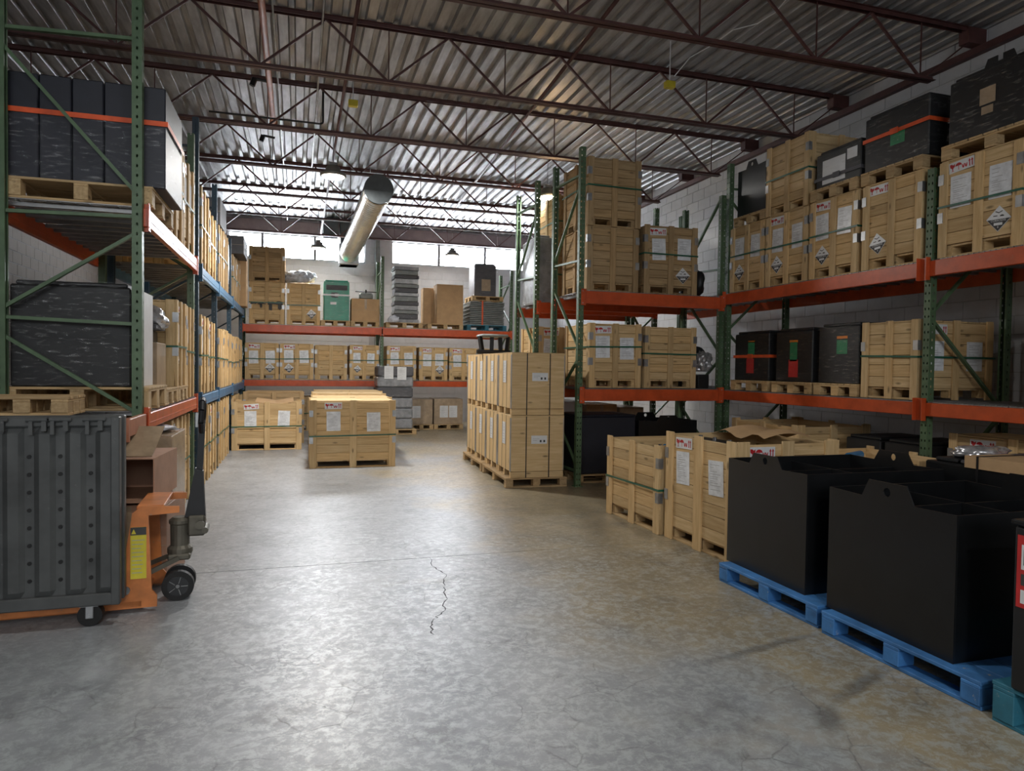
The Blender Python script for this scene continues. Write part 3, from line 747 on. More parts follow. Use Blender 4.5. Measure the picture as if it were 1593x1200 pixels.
def pallet(label, x, y, z, w, d, h=.144, mat='pallet_wood', rz=0, group='pallets', nb=7):
    t = thing('pallet', label, 'pallet', (x, y, z), rz, group)
    tb = .02; bw_ = d / nb
    for i in range(nb): board('top_board', t, (0, -d / 2 + bw_ * (i + .5), h - tb / 2), (w, bw_ - (.012 if 0 < i < nb - 1 else .006), tb), mat)
    for xx in (-w / 2 + .055, 0, w / 2 - .055):
        board('stringer_board', t, (xx, 0, h - tb - .009), (.1, d - .004, .018), mat)
        for yy in (-d / 2 + .06, 0, d / 2 - .06): board('block', t, (xx, yy, (h - tb - .018 + .02) / 2), (.10, .115, h - tb - .018 - .02), mat)
    for yy in (-d / 2 + .06, 0, d / 2 - .06): board('bottom_board', t, (0, yy, .01), (w, .1, .02), mat)
    return t

def tray(label, x, y, z, w, d, h, face='L', mat='black_steel', tabw=.30, tabh=.075, inner=True, name='steel_tray', cat='steel tray', group='black steel battery trays', film=False):
    """open steel box; end plates at local front/back carry a raised lifting tab with a hole"""
    rot = {'F': 0, 'R': R(90), 'L': R(-90)}[face]
    t = thing(name, label, cat, (x, y, z), rot, group); th = .008
    def endplate(yc):
        bm = bmesh.new(); s = w / 2; a = tabw / 2; cut = .045
        out = [(-s, 0), (s, 0), (s, h), (a + .05, h - .006), (a + .03, h - .006), (a - .02, h + tabh), (-a + .02, h + tabh), (-a - .03, h - .006), (-a - .05, h - .006), (-s, h)]
        hole = [(.024 * math.cos(k * math.pi / 6), h + tabh * .42 + .026 * math.sin(k * math.pi / 6)) for k in range(12)]
        edges = []
        for loop in (out, hole):
            vs = [bm.verts.new((px_, yc - th / 2, pz)) for px_, pz in loop]
            edges += [bm.edges.new((vs[q], vs[(q + 1) % len(vs)])) for q in range(len(vs))]
        bmesh.ops.triangle_fill(bm, use_beauty=True, edges=edges)
        r_ = bmesh.ops.extrude_face_region(bm, geom=bm.faces[:])
        bmesh.ops.translate(bm, vec=(0, th, 0), verts=[q for q in r_['geom'] if isinstance(q, bmesh.types.BMVert)])
        bmesh.ops.recalc_face_normals(bm, faces=bm.faces[:])
        return bm
    for yc in (-d / 2 + th / 2, d / 2 - th / 2): mesh_obj('end_plate', endplate(yc), mat, t)
    for s in (-1, 1):
        bm = bmesh.new(); bbox(bm, min(s * w / 2, s * (w / 2 - th)), max(s * w / 2, s * (w / 2 - th)), -d / 2 + th, d / 2 - th, 0, h, 0, .001); mesh_obj('side_plate', bm, mat, t)
    bm = bmesh.new(); bbox(bm, -w / 2 + th, w / 2 - th, -d / 2 + th, d / 2 - th, .0, .01); mesh_obj('bottom_plate', bm, mat, t)
    if inner:
        bm = bmesh.new(); bbox(bm, -w / 2 + th, w / 2 - th, -.004, .004, .01, h - .04); mesh_obj('divider', bm, mat, t)
        bm = bmesh.new(); bbox(bm, -.004, .004, -d / 2 + th, d / 2 - th, .01, h - .045); mesh_obj('divider', bm, mat, t)
    else:
        bm = bmesh.new(); bbox(bm, -w / 2 + th, w / 2 - th, -d / 2 + th, d / 2 - th, .01, h - .02); mesh_obj('cells', bm, 'black_plastic', t)
    if film: film_box(t, -w / 2 - .008, w / 2 + .008, -d / 2 - .012, d / 2 + .012, .0, h + .01)
    return t
def wrapped(label, x, y, z, w, d, h, face='F', mat='black_plastic', labels=(), strap=None, tab=False, name='wrapped_load', cat='wrapped load', group='shrink wrapped black loads', film='film'):
    """boxed battery under stretch film. labels: (mat, cx, cz, w, h) on the front"""
    rot = {'F': 0, 'R': R(90), 'L': R(-90)}[face]
    t = thing(name, label, cat, (x, y, z), rot, group)
    bm = bmesh.new(); bbox(bm, -w / 2, w / 2, -d / 2, d / 2, 0, h, 0, .012); mesh_obj('body', bm, mat, t)
    bm = bmesh.new(); bbox(bm, -w / 2 + .03, w / 2 - .03, -d / 2 + .03, d / 2 - .03, h, h + .035, 0, .01); mesh_obj('lid', bm, mat, t)
    if tab:
        bm = bmesh.new(); a = .12
        prism(bm, [(-a - .04, h - .01), (a + .04, h - .01), (a, h + .085), (.025, h + .085), (.025, h + .03), (-.025, h + .03), (-.025, h + .085), (-a, h + .085)], -d / 2, -d / 2 + .008); mesh_obj('lifting_tab', bm, mat, t)
    for (lm, cx, cz, lw, lh) in labels:
        bm = bmesh.new(); bbox(bm, cx - lw / 2, cx + lw / 2, -d / 2 - .003, -d / 2 - .0005, cz - lh / 2, cz + lh / 2); mesh_obj('label', bm, lm, t)
    if strap:
        zz, sm = strap; bm = bmesh.new(); a, b_ = w / 2 + .012, d / 2 + .012
        for (x0, x1, y0, y1) in ((-a, a, -b_ - .003, -b_), (-a - .003, -a, -b_ - .003, b_), (a, a + .003, -b_ - .003, b_), (-a, a, b_, b_ + .003)): bbox(bm, x0, x1, y0, y1, zz - .02, zz + .02)
        bbox(bm, -.05, .05, -b_ - .015, -b_ - .003, zz - .03, zz + .03); mesh_obj('ratchet_strap', bm, sm, t)
    if film: film_box(t, -w / 2 - .008, w / 2 + .008, -d / 2 - .009, d / 2 + .009, .0, h + .04)
    return t
def carton(label, x, y, z, w, d, h, mat='cardboard', rz=0, group='cardboard cartons', tape=True, film=False, docs=0, name='cardboard_carton'):
    t = thing(name, label, 'carton', (x, y, z), rz, group)
    bm = bmesh.new(); bbox(bm, -w / 2, w / 2, -d / 2, d / 2, 0, h, 0, .006); mesh_obj('box', bm, mat, t)
    for s in (-1, 1):
        bm = bmesh.new(); bbox(bm, -w / 2 + .003, w / 2 - .003, min(s * .003, s * (d / 2 - .003)), max(s * .003, s * (d / 2 - .003)), h, h + .005); mesh_obj('flap', bm, mat, t)
    if tape: bm = bmesh.new(); bbox(bm, -.03, .03, -d / 2 - .001, -d / 2 + .001, h * .55, h); bbox(bm, -w / 2, w / 2, -d / 2 - .0015, -d / 2, h * .5, h * .5 + .004, 0); mesh_obj('tape', bm, 'tan_wrap', t)
    for q in range(docs): link('document', PAPER, t, (-.12 + .24 * q, -d / 2 - .004, h * .5))
    if film: film_box(t, -w / 2 - .008, w / 2 + .008, -d / 2 - .012, d / 2 + .012, 0, h + .012)
    return t

S1, S2 = 1.19 + SH, 2.83 + SH        # left green shelf tops
B1, B2 = 1.19 + SH, 2.80 + SH        # left blue
K1, K2 = 1.22 + SH, 2.52 + SH        # back
G1, G2 = 1.31 + SH, 2.69 + SH        # right
A1, A2 = 1.32 + SH, 2.64 + SH        # cross racks

# ================================================== left green rack
pallet('pallet under the tall dark navy load on the top left shelf', -1.63, 6.725, S2, 1.02, 1.0, .165)
t = thing('navy_panel_load', 'tall dark navy load of upright panels on the top left shelf', 'wrapped load', (-1.60, 6.70, S2 + .165))
for i in range(5):
    bm = bmesh.new(); bbox(bm, -.55 + i * .224, -.55 + i * .224 + .218, -.42, .42, 0, .81, 0, .008); mesh_obj('panel', bm, 'navy_carton', t)
bm = bmesh.new(); a, b_ = .58, .43
for (x0, x1, y0, y1) in ((-a, a, -b_ - .003, -b_), (a, a + .003, -b_ - .003, b_), (-a - .003, -a, -b_, b_)): bbox(bm, x0, x1, y0, y1, .50, .54)
mesh_obj('ratchet_strap', bm, 'orange_strap', t)
film_box(t, -.57, .585, -.428, .43, 0, .5)
crate('pale crate on the top left shelf next to the dark navy load', -1.66, 7.66, S2, .76, 1.0, .97, 'R', sides='FL', marks='mdp')
crate('pale crate on the top left shelf beside the tall blue upright', -1.66, 8.47, S2, .80, 1.0, .93, 'R', sides='FL', marks='mde')
pallet('pallet under the big black wrapped block on the middle left shelf', -1.66, 6.635, S1, 1.03, .82, .19)
wrapped('big black shrink wrapped block behind the green braces on the middle left shelf', -1.71, 6.64, S1 + .19, .84, .70, .80, 'F', film='film')
bm = bmesh.new(); bbox(bm, -1.262, -1.25, 6.3, 6.95, S1 + .191, S1 + .99); tag(mesh_obj('edge_board', bm, 'white_paper'), 'upright pale edge board against the black wrapped block', 'board')
pallet('pallet under the charger with foil on the middle left shelf', -1.66, 7.40, S1, 1.02, .68, .15)
t = thing('charger', 'black charger with red label and crumpled foil on top', 'charger', (-1.55, 7.38, S1 + .15))
bm = bmesh.new(); bbox(bm, -.36, .22, -.26, .26, 0, .55, 0, .01); mesh_obj('housing', bm, 'black_steel', t)
bm = bmesh.new(); bbox(bm, .221, .30, -.24, .24, 0, .43, 0, .008); mesh_obj('side_carton', bm, 'tan_wrap', t)
bm = bmesh.new(); bbox(bm, -.1, .2, -.268, -.261, .34, .39); bbox(bm, -.1, .2, -.268, -.261, .22, .25); mesh_obj('red_stripe', bm, 'red_label', t)
bm = bmesh.new(); bbox(bm, -.12, .3, -.27, .2, .551, .6, 0, .01); mesh_obj('lid', bm, 'carton_grey', t)
blob('foil_bag', t, 'foil', .18, -.05, .66, .17, .22, .13, .35, 3, 3)
pallet('bare pallet face at the far end of the middle left green shelf', -1.66, 8.06, S1, 1.02, .6, .15)
crate('pale crate with shiny sleeve on the middle left shelf behind the charger', -1.66, 8.06, S1 + .15, .6, .98, .86, 'R', sides='FL', marks='mdp')
crate('narrow pale crate on the middle left shelf against the second green upright', -1.66, 8.68, S1, .58, .98, 1.0, 'R', sides='FL', marks='d')
# under the left rack, on the floor
t = thing('open_carton', 'open brown carton lying on its side behind the grey bin', 'carton', (-1.12, 5.80, .612), R(-4), 'cartons behind the bin')
bm = bmesh.new(); th = .008
for (x0, x1, y0, y1, z0, z1) in ((-.40, .18, -.36, .30, -.008, 0), (-.40, .18, -.36, .30, .30, .308), (.172, .18, -.36, .30, 0, .30), (-.40, -.392, -.36, .30, 0, .30), (-.39, .17, .29, .298, 0, .30)): bbox(bm, x0, x1, y0, y1, z0, z1)
mesh_obj('box', bm, 'cardboard_pink', t)
bm = bmesh.new(); beam_between(bm, (-.1, -.30, .315), (-.1, .05, .50), .5, .006); mesh_obj('flap', bm, 'tan_wrap', t, (0.0, 0, 0))
carton('lower brown wrapped carton behind the pallet jack', -1.13, 5.76, 0.0, .52, .58, .575, 'cardboard_pink', R(-4), 'cartons behind the bin', film=True)
pallet('pallet under the foil wrapped carton beneath the left rack', -1.62, 7.0, 0, 1.0, .9, .14)
carton('foil wrapped tan carton on a pallet beneath the left rack', -1.53, 7.0, .14, .98, .74, .82, 'tan_wrap', 0, 'cartons behind the bin', film=True)
blob('plastic_sheet', None, 'bag_plastic', -1.35, 6.95, 1.0, .26, .26, .045, .4, 3, 8)
tag(bpy.data.objects['plastic_sheet'], 'crumpled clear plastic sheet on the foil wrapped carton', 'plastic sheet')
crate('pale crate on the floor beneath the left rack beside the wrapped carton', -1.68, 7.86, 0, .70, 1.0, 1.0, 'R', sides='FL', marks='md')
crate('pale crate on the floor beneath the left rack before the second green upright', -1.71, 8.58, 0, .70, 1.0, .98, 'R', sides='FL', marks='')
# ================================================== left blue rack
nth = ['first', 'second', 'third', 'fourth', 'fifth', 'sixth', 'seventh', 'eighth', 'ninth']
ys_mid = [9.88, 10.66, 11.9, 12.68, 13.41, 14.3, 15.1, 15.9]
for i, y in enumerate(ys_mid):
    crate('pale crate on the middle shelf of the navy rack, %s from its near upright' % nth[i], -1.66, y, B1, .74 if i < 2 else .7, 1.0, (.98, .95, .9, .93, .9, .88, .9, .88)[i], 'R', sides='FL', marks=('md', 'mdp', 'de', 'd', 'md', 'dp', 'm', 'd')[i], group='crates on the navy rack')
ys_fl = [9.9, 10.85, 11.95, 12.85, 14.3, 15.2, 16.05]
for i, y in enumerate(ys_fl):
    crate('pale crate on the floor under the navy rack, %s from its near upright' % nth[i], -1.66, y, 0, .82 if i < 4 else .76, 1.0, (1.02, 1.0, .98, 1.0, .95, .95, .9)[i], 'R', sides='FL', marks=('d', 'md', 'd', '', 'm', '', '')[i], group='crates on the navy rack')
ys_up = [(9.9, .76, .98), (10.75, .76, .85), (11.9, .7, .88), (12.65, .7, .92), (14.35, .72, .8), (15.2, .72, .85)]
for i, (y, w_, h_) in enumerate(ys_up):
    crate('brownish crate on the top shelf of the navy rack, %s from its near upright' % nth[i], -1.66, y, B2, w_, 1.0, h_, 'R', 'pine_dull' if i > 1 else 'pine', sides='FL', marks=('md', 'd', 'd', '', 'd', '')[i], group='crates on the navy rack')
carton('dark grey carton on top of the crates, nearer of two on the navy rack', -1.62, 12.3, B2 + .955, .9, .95, .42, 'carton_grey', group='dark cartons on the navy rack')
carton('dark grey carton on top of the crates, farther of two on the navy rack', -1.5, 14.8, B2 + .885, 1.0, 1.0, .34, 'carton_grey', group='dark cartons on the navy rack')
t = thing('wrapped_roll', 'tall roll in torn white wrap on the top shelf of the navy rack', 'roll', (-1.3, 13.4, B2))
bm = bmesh.new(); lathe(bm, [(.1, 0), (.11, .02), (.11, .95), (.1, .97)], 16); mesh_obj('roll', bm, 'cardboard', t, smooth=True)
bm = bmesh.new(); lathe(bm, [(.114, .2), (.125, .45), (.118, .7), (.114, .9)], 14); mesh_obj('wrap', bm, 'bag_plastic', t)
carton('tall pale brown carton standing at the far end of the navy rack top shelf', -1.45, 16.0, B2, .8, .5, 1.05, 'cardboard')

# ================================================== grey bin and pallet jack
t = thing('folded_bin', 'folded dark grey ribbed plastic bin standing upright on casters at the left edge', 'bin', (-2.0, 4.76, 0), 0)
W2 = .955; D2 = .055; zb, zt_ = .13, 1.27
def rib_panel(length, name, loc, rz, n):
    bm = bmesh.new(); pit = length / n; prof = []
    for i in range(n):
        o = -length / 2 + i * pit; prof += [(o, 0), (o + pit * .3, 0), (o + pit * .5, -.022), (o + pit * .84, -.022)]
    prof.append((length / 2, 0))
    zs = [.07, .11, zt_ - zb - .1, zt_ - zb - .06]; offs = [0, 1, 1, 0]
    rows = [[bm.verts.new((px_, py * f_, zz)) for px_, py in prof] for zz, f_ in zip(zs, offs)]
    for a, c in zip(rows, rows[1:]):
        for i in range(len(prof) - 1): bm.faces.new((a[i], a[i + 1], c[i + 1], c[i]))
    p = mesh_obj(name, bm, 'bin_grey', t, loc, (0, 0, rz))
    bm = bmesh.new(); bbox(bm, -length / 2, length / 2, -.03, .02, 0, .075, 0, .008); mesh_obj('bottom_rail', bm, 'bin_grey', p)
    bm = bmesh.new(); bbox(bm, -length / 2, length / 2, -.03, .02, zt_ - zb - .06, zt_ - zb, 0, .01); mesh_obj('top_rail', bm, 'bin_grey', p)
    bm = bmesh.new(); bbox(bm, -length / 2, length / 2, .004, .02, .06, zt_ - zb - .05); mesh_obj('liner', bm, 'bin_grey', p)
    for s in (-1, 1):
        bm = bmesh.new(); bbox(bm, s * length / 2 - .025, s * length / 2 + .025, -.032, .022, 0, zt_ - zb, 0, .006); mesh_obj('corner_post', bm, 'bin_grey', p)
    bm = bmesh.new()
    for i in range(n):
        xx = -length / 2 + (i + .15) * pit
        for q in range(8):
            zz = .17 + q * .105; ret = bmesh.ops.create_cone(bm, cap_ends=True, segments=10, radius1=.012, radius2=.012, depth=.006)
            bmesh.ops.rotate(bm, cent=(0, 0, 0), matrix=Matrix.Rotation(R(90), 3, 'X'), verts=ret['verts']); bmesh.ops.translate(bm, vec=(xx, -.003, zz), verts=ret['verts'])
    tag(mesh_obj('drain_holes', bm, 'rubber', p), kind='stuff')
    return p
pf = rib_panel(2 * W2, 'front_panel', (0, -D2, zb), 0, 12)
rib_panel(2 * W2, 'rear_panel', (0, D2, zb), R(180), 12)
for i, xx in enumerate((.34, .55, .66, .84)):
    bm = bmesh.new(); tube(bm, (xx - .05, -D2 - .05, zt_ - .012), (xx + .07, -D2 - .05, zt_ - .012), .014, 10); bbox(bm, xx - .035, xx - .015, -D2 - .06, -D2 - .04, zt_ - .1, zt_ - .01); bbox(bm, xx + .03, xx + .055, -D2 - .06, -D2 - .04, zt_ - .08, zt_ - .01)
    mesh_obj('hinge_latch', bm, 'bin_grey', t)
bm = bmesh.new(); bbox(bm, -W2 + .03, W2 - .03, -D2 - .02, D2 + .02, zb, zb + .05); mesh_obj('base', bm, 'bin_grey', t)
for (xx, yy) in ((.81, -.02), (-.75, -.02)):
    c = sub('caster', t, (xx, yy, 0))
    bm = bmesh.new(); tube(bm, (0, -.03, .068), (0, .03, .068), .068, 24); mesh_obj('wheel', bm, 'rubber', c, smooth=False)
    bm = bmesh.new(); bbox(bm, -.022, .022, -.042, -.034, .05, .135, 0, .004); bbox(bm, -.022, .022, .034, .042, .05, .135, 0, .004); bbox(bm, -.05, .05, -.05, .05, .125, .134); tube(bm, (0, -.046, .068), (0, .046, .068), .01, 8); mesh_obj('fork', bm, 'galv', c)

j = thing('pallet_jack', 'orange pallet jack with black handle beside the grey bin', 'pallet jack', (-.93, 5.16, 0), R(3))
for s in (-1, 1):
    bm = bmesh.new(); bbox(bm, -1.25, -.02, s * .19 - .075, s * .19 + .075, .03, .085, 0, .01); mesh_obj('fork', bm, 'jack_orange', j)
    bm = bmesh.new(); tube(bm, (-1.1, s * .19 - .04, .032), (-1.1, s * .19 + .04, .032), .032, 16); mesh_obj('load_roller', bm, 'rubber', j)
bm = bmesh.new()
prism(bm, [(-.30, .03), (.06, .03), (.06, .10), (.03, .14), (.01, .62), (.19, .63), (.19, .67), (-.03, .68), (-.08, .64), (-.16, .12), (-.30, .085)], -.265, -.245)
mesh_obj('side_frame', bm, 'jack_orange', j)
bm = bmesh.new()
prism(bm, [(-.30, .03), (.06, .03), (.06, .10), (.03, .14), (.01, .62), (.19, .63), (.19, .67), (-.03, .68), (-.08, .64), (-.16, .12), (-.30, .085)], .245, .265)
mesh_obj('side_frame', bm, 'jack_orange', j)
bm = bmesh.new(); bbox(bm, -.06, .1, -.245, .245, .655, .68, 0, .004); mesh_obj('top_plate', bm, 'jack_orange', j)
bm = bmesh.new(); bbox(bm, -.09, .0, -.27, -.266, .22, .55); bbox(bm, -.09, .0, -.2715, -.2702, .50, .55, 1)
flat(bm, [(-.085, .508), (-.058, .508), (-.0715, .54)], -.272, 0)
for q in range(9): bbox(bm, -.082, -.082 + random.uniform(.04, .075), -.2712, -.2702, .465 - q * .026, .469 - q * .026, 2)
mesh_obj('warning_label', bm, ['yellow_label', 'ink', 'grey_ink'], j)
bm = bmesh.new(); tube(bm, (-.12, -.278, .15), (-.12, -.262, .15), .028, 14); mesh_obj('pivot_bolt', bm, 'steel', j)
for s in (-1, 1):
    w = sub('steer_wheel', j, (.165, s * .075, .1))
    bm = bmesh.new(); tube(bm, (0, -.024, 0), (0, .024, 0), .1, 28); mesh_obj('tyre', bm, 'rubber', w)
    bm = bmesh.new(); tube(bm, (0, -.027, 0), (0, .027, 0), .022, 14); tube(bm, (0, -.026, 0), (0, .026, 0), .066, 20); mesh_obj('hub', bm, 'black_steel', w)
    bm = bmesh.new()
    for q in range(5):
        an = q * 2 * math.pi / 5; beam_between(bm, (.02 * math.cos(an), -.028, .02 * math.sin(an)), (.062 * math.cos(an), -.028, .062 * math.sin(an)), .014, .004)
    tube(bm, (0, -.033, 0), (0, -.027, 0), .012, 10); mesh_obj('spoke', bm, 'steel', w)
bm = bmesh.new(); lathe(bm, [(.075, .30), (.08, .31), (.08, .34), (.06, .36), (.062, .5), (.07, .51), (.07, .53), (.045, .55)], 18, 0, .17, 0); bbox(bm, .1, .24, -.09, .09, .27, .31, 0, .01); mesh_obj('pump_body', bm, 'cast_metal', j)
bm = bmesh.new(); bbox(bm, .22, .33, -.06, .06, .42, .56, 0, .012); tube(bm, (.3, -.085, .5), (.3, .085, .5), .03, 12); tube(bm, (.33, -.08, .46), (.33, .08, .46), .022, 10); mesh_obj('yoke', bm, 'cast_metal', j)
for s in (-1, 1):
    bm = bmesh.new(); beam_between(bm, (-.14, s * .17, .16), (.17, s * .1, .29), .02, .03); mesh_obj('link_arm', bm, 'cast_metal', j)
bm = bmesh.new(); prism(bm, [(.20, .55), (.33, .55), (.315, .86), (.265, .88)], -.035, .035); mesh_obj('handle_socket', bm, 'black_plastic', j)
bm = bmesh.new(); beam_between(bm, (.288, 0, .78), (.255 + .05, 0, 1.15), .04, .04); mesh_obj('handle_tube', bm, 'black_steel', j)
bm = bmesh.new()
loop = [(.305, -.02, 1.13), (.305, -.085, 1.2), (.31, -.09, 1.28), (.31, -.06, 1.335), (.31, 0, 1.35), (.31, .06, 1.335), (.31, .09, 1.28), (.305, .085, 1.2), (.305, .02, 1.13)]
for a, c in zip(loop, loop[1:]): tube(bm, a, c, .019, 10)
bmesh.ops.create_icosphere(bm, subdivisions=1, radius=.02, matrix=Matrix.Translation((.31, 0, 1.35)))
mesh_obj('handle_grip', bm, 'black_plastic', j)
bm = bmesh.new(); bbox(bm, .265, .285, -.03, .03, 1.16, 1.26, 0, .004); mesh_obj('release_lever', bm, 'white_paper', j)
# wooden board load on top of the bin edge
t = pallet('bare pallet lying on the left rack deck behind the grey bin', -1.75, 5.55, 1.23, .55, .40, .13)

# ================================================== back rack
bx = [(-.80, .75, .84, 'mdeq'), (-.02, .76, .84, 'mdep'), (.77, .75, .82, ''), (1.56, .70, .84, 'mdep'), (2.47, .72, .84, 'mde'), (3.27, .72, .82, 'mdeq'), (4.05, .74, .82, 'mde'), (4.85, .74, .82, 'md')]
for i, (x, w_, h_, mk) in enumerate(bx):
    crate('pale crate on the lower shelf of the back rack, %s from the left' % nth[i], x, 17.8, K1, w_, .98, h_, 'F', sides='F', marks=mk, strap=.6 if i != 2 else 0, group='crates on the back rack', over=.01)
st_ = crate('lower crate of the two high stack on the back rack, with a black stain', -.70, 17.8, K2, .78, .98, .97, 'F', sides='FR', marks='', group='crates on the back rack', over=0)
bm = bmesh.new(); rs = random.Random(4)
for (xa, xb, za, zb2) in ((-.36, -.20, .47, .51), (-.2, -.02, .46, .49), (.02, .36, .46, .53), (.05, .12, .33, .47), (.25, .34, .36, .47), (-.15, -.1, .38, .47)):
    pts_ = [(xa + (xb - xa) * q / 6, zb2 + rs.uniform(-.012, .012)) for q in range(7)] + [(xb - (xb - xa) * q / 6, za + rs.uniform(-.02, .012)) for q in range(7)]
    flat(bm, pts_, -.493, 0)
mesh_obj('paint_mark', bm, 'ink', st_)
crate('upper crate of the two high stack on the back rack below the window', -.70, 17.8, K2 + .99, .80, .98, .80, 'F', 'pine_dull', sides='FR', marks='', strap=0, group='crates on the back rack')
crate('crate with a hazard sticker and plastic heaped on it on the back rack', .13, 17.8, K2, .76, .98, .97, 'F', sides='F', marks='q', group='crates on the back rack', over=0)
tag(blob('plastic_heap', None, 'bag_plastic', .02, 17.6, K2 + 1.15, .38, .36, .17, .35, 4, 5), 'heap of crumpled blue white plastic on a crate on the back rack', 'plastic heap')
pallet('pallet under the green machine on the back rack', .87, 17.8, K2, .70, .9, .14)
t = wrapped('bright green machine under clear film on the back rack', .90, 17.75, K2 + .14, .60, .6, .95, 'F', 'teal_box', [('white_paper', -.08, .42, .14, .06), ('carton_grey', -.05, .62, .16, .12), ('carton_grey', 0, .80, .5, .12)], (.62, 'white_paper'), name='green_machine', cat='machine', group='machines')
pallet('pallet under the wide carton on the back rack', 1.58, 17.8, K2, .70, .9, .14)
carton('wide brown carton under a small grey device on the back rack', 1.59, 17.7, K2 + .14, .68, .6, .55, 'cardboard')
t = thing('pump_device', 'small grey device with a spindle on the wide carton', 'device', (1.62, 17.7, K2 + .695))
bm = bmesh.new(); bbox(bm, -.17, .17, -.1, .1, 0, .17, 0, .04); mesh_obj('body', bm, 'plate_grey', t)
bm = bmesh.new(); tube(bm, (0, 0, .17), (0, 0, .25), .02, 10); tube(bm, (-.26, 0, .2), (.26, 0, .2), .012, 8); mesh_obj('spindle', bm, 'black_steel', t)
pallet('pallet under the grey wrapped tray stack on the back rack', 2.54, 17.8, K2, .92, .9, .14)
t = thing('tray_stack', 'tall stack of grey trays in clear film on the back rack', 'tray stack', (2.60, 17.75, K2 + .14))
zz = 0; i = 0
while zz < 1.36:
    hh = (.10, .13, .09, .12)[i % 4]; bm = bmesh.new(); e = .02 * (i % 2)
    bbox(bm, -.31 + e, .31 - e, -.3, .3, zz, zz + hh - .008, 0, .01); mesh_obj('tray', bm, ('wrapped_grey', 'plate_grey', 'carton_grey')[(i * 2) % 3], t); zz += hh; i += 1
film_box(t, -.33, .33, -.32, .32, 0, zz + .01, .012)
tag(blob('loose_film', None, 'bag_plastic', 2.25, 17.25, K2 + .20, .14, .13, .10, .3, 3, 2), 'loose clear film bunched at the foot of the tray stack', 'plastic sheet')
pallet('pallet under the two tall cartons on the back rack', 3.58, 17.8, K2, .92, .9, .14)
carton('tall light brown carton in front on the back rack', 3.70, 17.65, K2 + .14, .68, .5, 1.0, 'cardboard', tape=False)
carton('tall darker carton half hidden behind the light one on the back rack', 3.55, 18.1, K2 + .14, .9, .34, .95, 'cardboard', tape=False)
pallet('dark blue pallet under the flat sheet stack on the back rack', 4.66, 17.8, K2, 1.06, .95, .14, 'teal_wood')
t = thing('sheet_stack', 'stack of flat grey sheets strapped with orange on a dark pallet', 'sheet stack', (4.66, 17.78, K2 + .14))
for i in range(13):
    bm = bmesh.new(); e = random.uniform(0, .03); bbox(bm, -.47 + e, .45 + e, -.42, .42, i * .047, i * .047 + .036, 0, .004); mesh_obj('sheet', bm, 'plate_grey', t)
bm = bmesh.new(); bbox(bm, -.14, -.1, -.43, -.425, 0, .62); bbox(bm, -.14, -.1, -.43, .43, .62, .625); mesh_obj('strap', bm, 'orange_strap', t)
pallet('small pale pallet on top of the flat sheet stack', 4.68, 17.78, K2 + .14 + .626, .84, .85, .12)
wrapped('dark wrapped block with a paper sheet on the sheet stack pallet', 4.64, 17.78, K2 + .14 + .746, .58, .6, .82, 'F', 'carton_grey', [('tan_wrap', .02, .3, .24, .3)], None)
# back floor
pallet('dark pallet under the tall grey film wrapped column', 2.2, 16.6, 0, .95, .9, .12)
t = thing('wrapped_stack', 'tall grey film wrapped column of boxes on the far floor', 'wrapped load', (2.2, 16.6, .12))
for i in range(6):
    bm = bmesh.new(); e = random.uniform(-.02, .02); bbox(bm, -.43 + e, .40 + e, -.38, .38, i * .245, i * .245 + .235, 0, .03); mesh_obj('box', bm, ('wrapped_grey', 'carton_grey')[i % 2] if i > 2 else 'wrapped_grey', t)
link('label_sheet', PAPER, t, (-.18, -.4, 1.32)); link('label_sheet', PAPER, t, (.12, -.4, 1.30)); film_box(t, -.46, .44, -.40, .40, 0, 1.49, .012)
pallet('pallet under the narrow carton right of the wrapped column', 2.98, 17.75, 0, .62, .9, .13)
carton('narrow film wrapped carton right of the grey column', 2.98, 17.75, .13, .58, .8, .63, 'tan_wrap', docs=1, film=True)
pallet('pallet under the wide film wrapped carton beneath the back rack', 3.68, 17.75, 0, .76, .9, .13)
carton('wide film wrapped carton with two papers beneath the back rack', 3.68, 17.75, .13, .74, .8, .64, 'tan_wrap', docs=2, film=True)
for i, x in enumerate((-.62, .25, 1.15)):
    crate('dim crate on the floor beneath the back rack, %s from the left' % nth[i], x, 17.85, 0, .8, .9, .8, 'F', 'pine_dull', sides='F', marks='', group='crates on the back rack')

# ================================================== centre floor crates
crate('wide crate with two silver sleeves standing in the middle of the floor', .835, 11.53, 0, 1.31, .98, 1.03, 'F', sides='FL', marks='mde', strap=.47, post=.105, group='crates on the centre floor')
crate('wide crate right behind the front middle crate', .90, 12.62, 0, 1.34, 1.0, 1.03, 'F', sides='FL', marks='', group='crates on the centre floor')
crate('wide crate in the middle row, third from the front', .93, 13.75, 0, 1.34, 1.05, 1.05, 'F', sides='FL', marks='', group='crates on the centre floor')
crate('wide crate in the middle row, farthest from the viewer', 1.0, 14.95, 0, 1.34, 1.05, 1.05, 'F', sides='FL', marks='', group='crates on the centre floor')
crate('open wide crate with cardboard on top left of the middle crates', -.535, 14.1, 0, 1.23, .98, .87, 'F', sides='FB', marks='mde', strap=.5, lid=False, post=.10, group='crates on the centre floor')
crate('taller crate behind the open wide crate at the left', -.45, 15.2, 0, 1.16, 1.0, 1.02, 'F', 'pine_dull', sides='F', marks='', strap=0, group='crates on the centre floor')
t = thing('cardboard_sheet', 'folded cardboard sheet lying in the open wide crate', 'cardboard', (-.45, 13.9, .86))
for q, (xx, an) in enumerate(((-.12, 8), (.2, -10))):
    bm = bmesh.new(); bbox(bm, -.18, .18, -.25, .3, 0, .006); mesh_obj('panel', bm, 'cardboard', t, (xx, 0, .03), (R(6), R(an), 0))
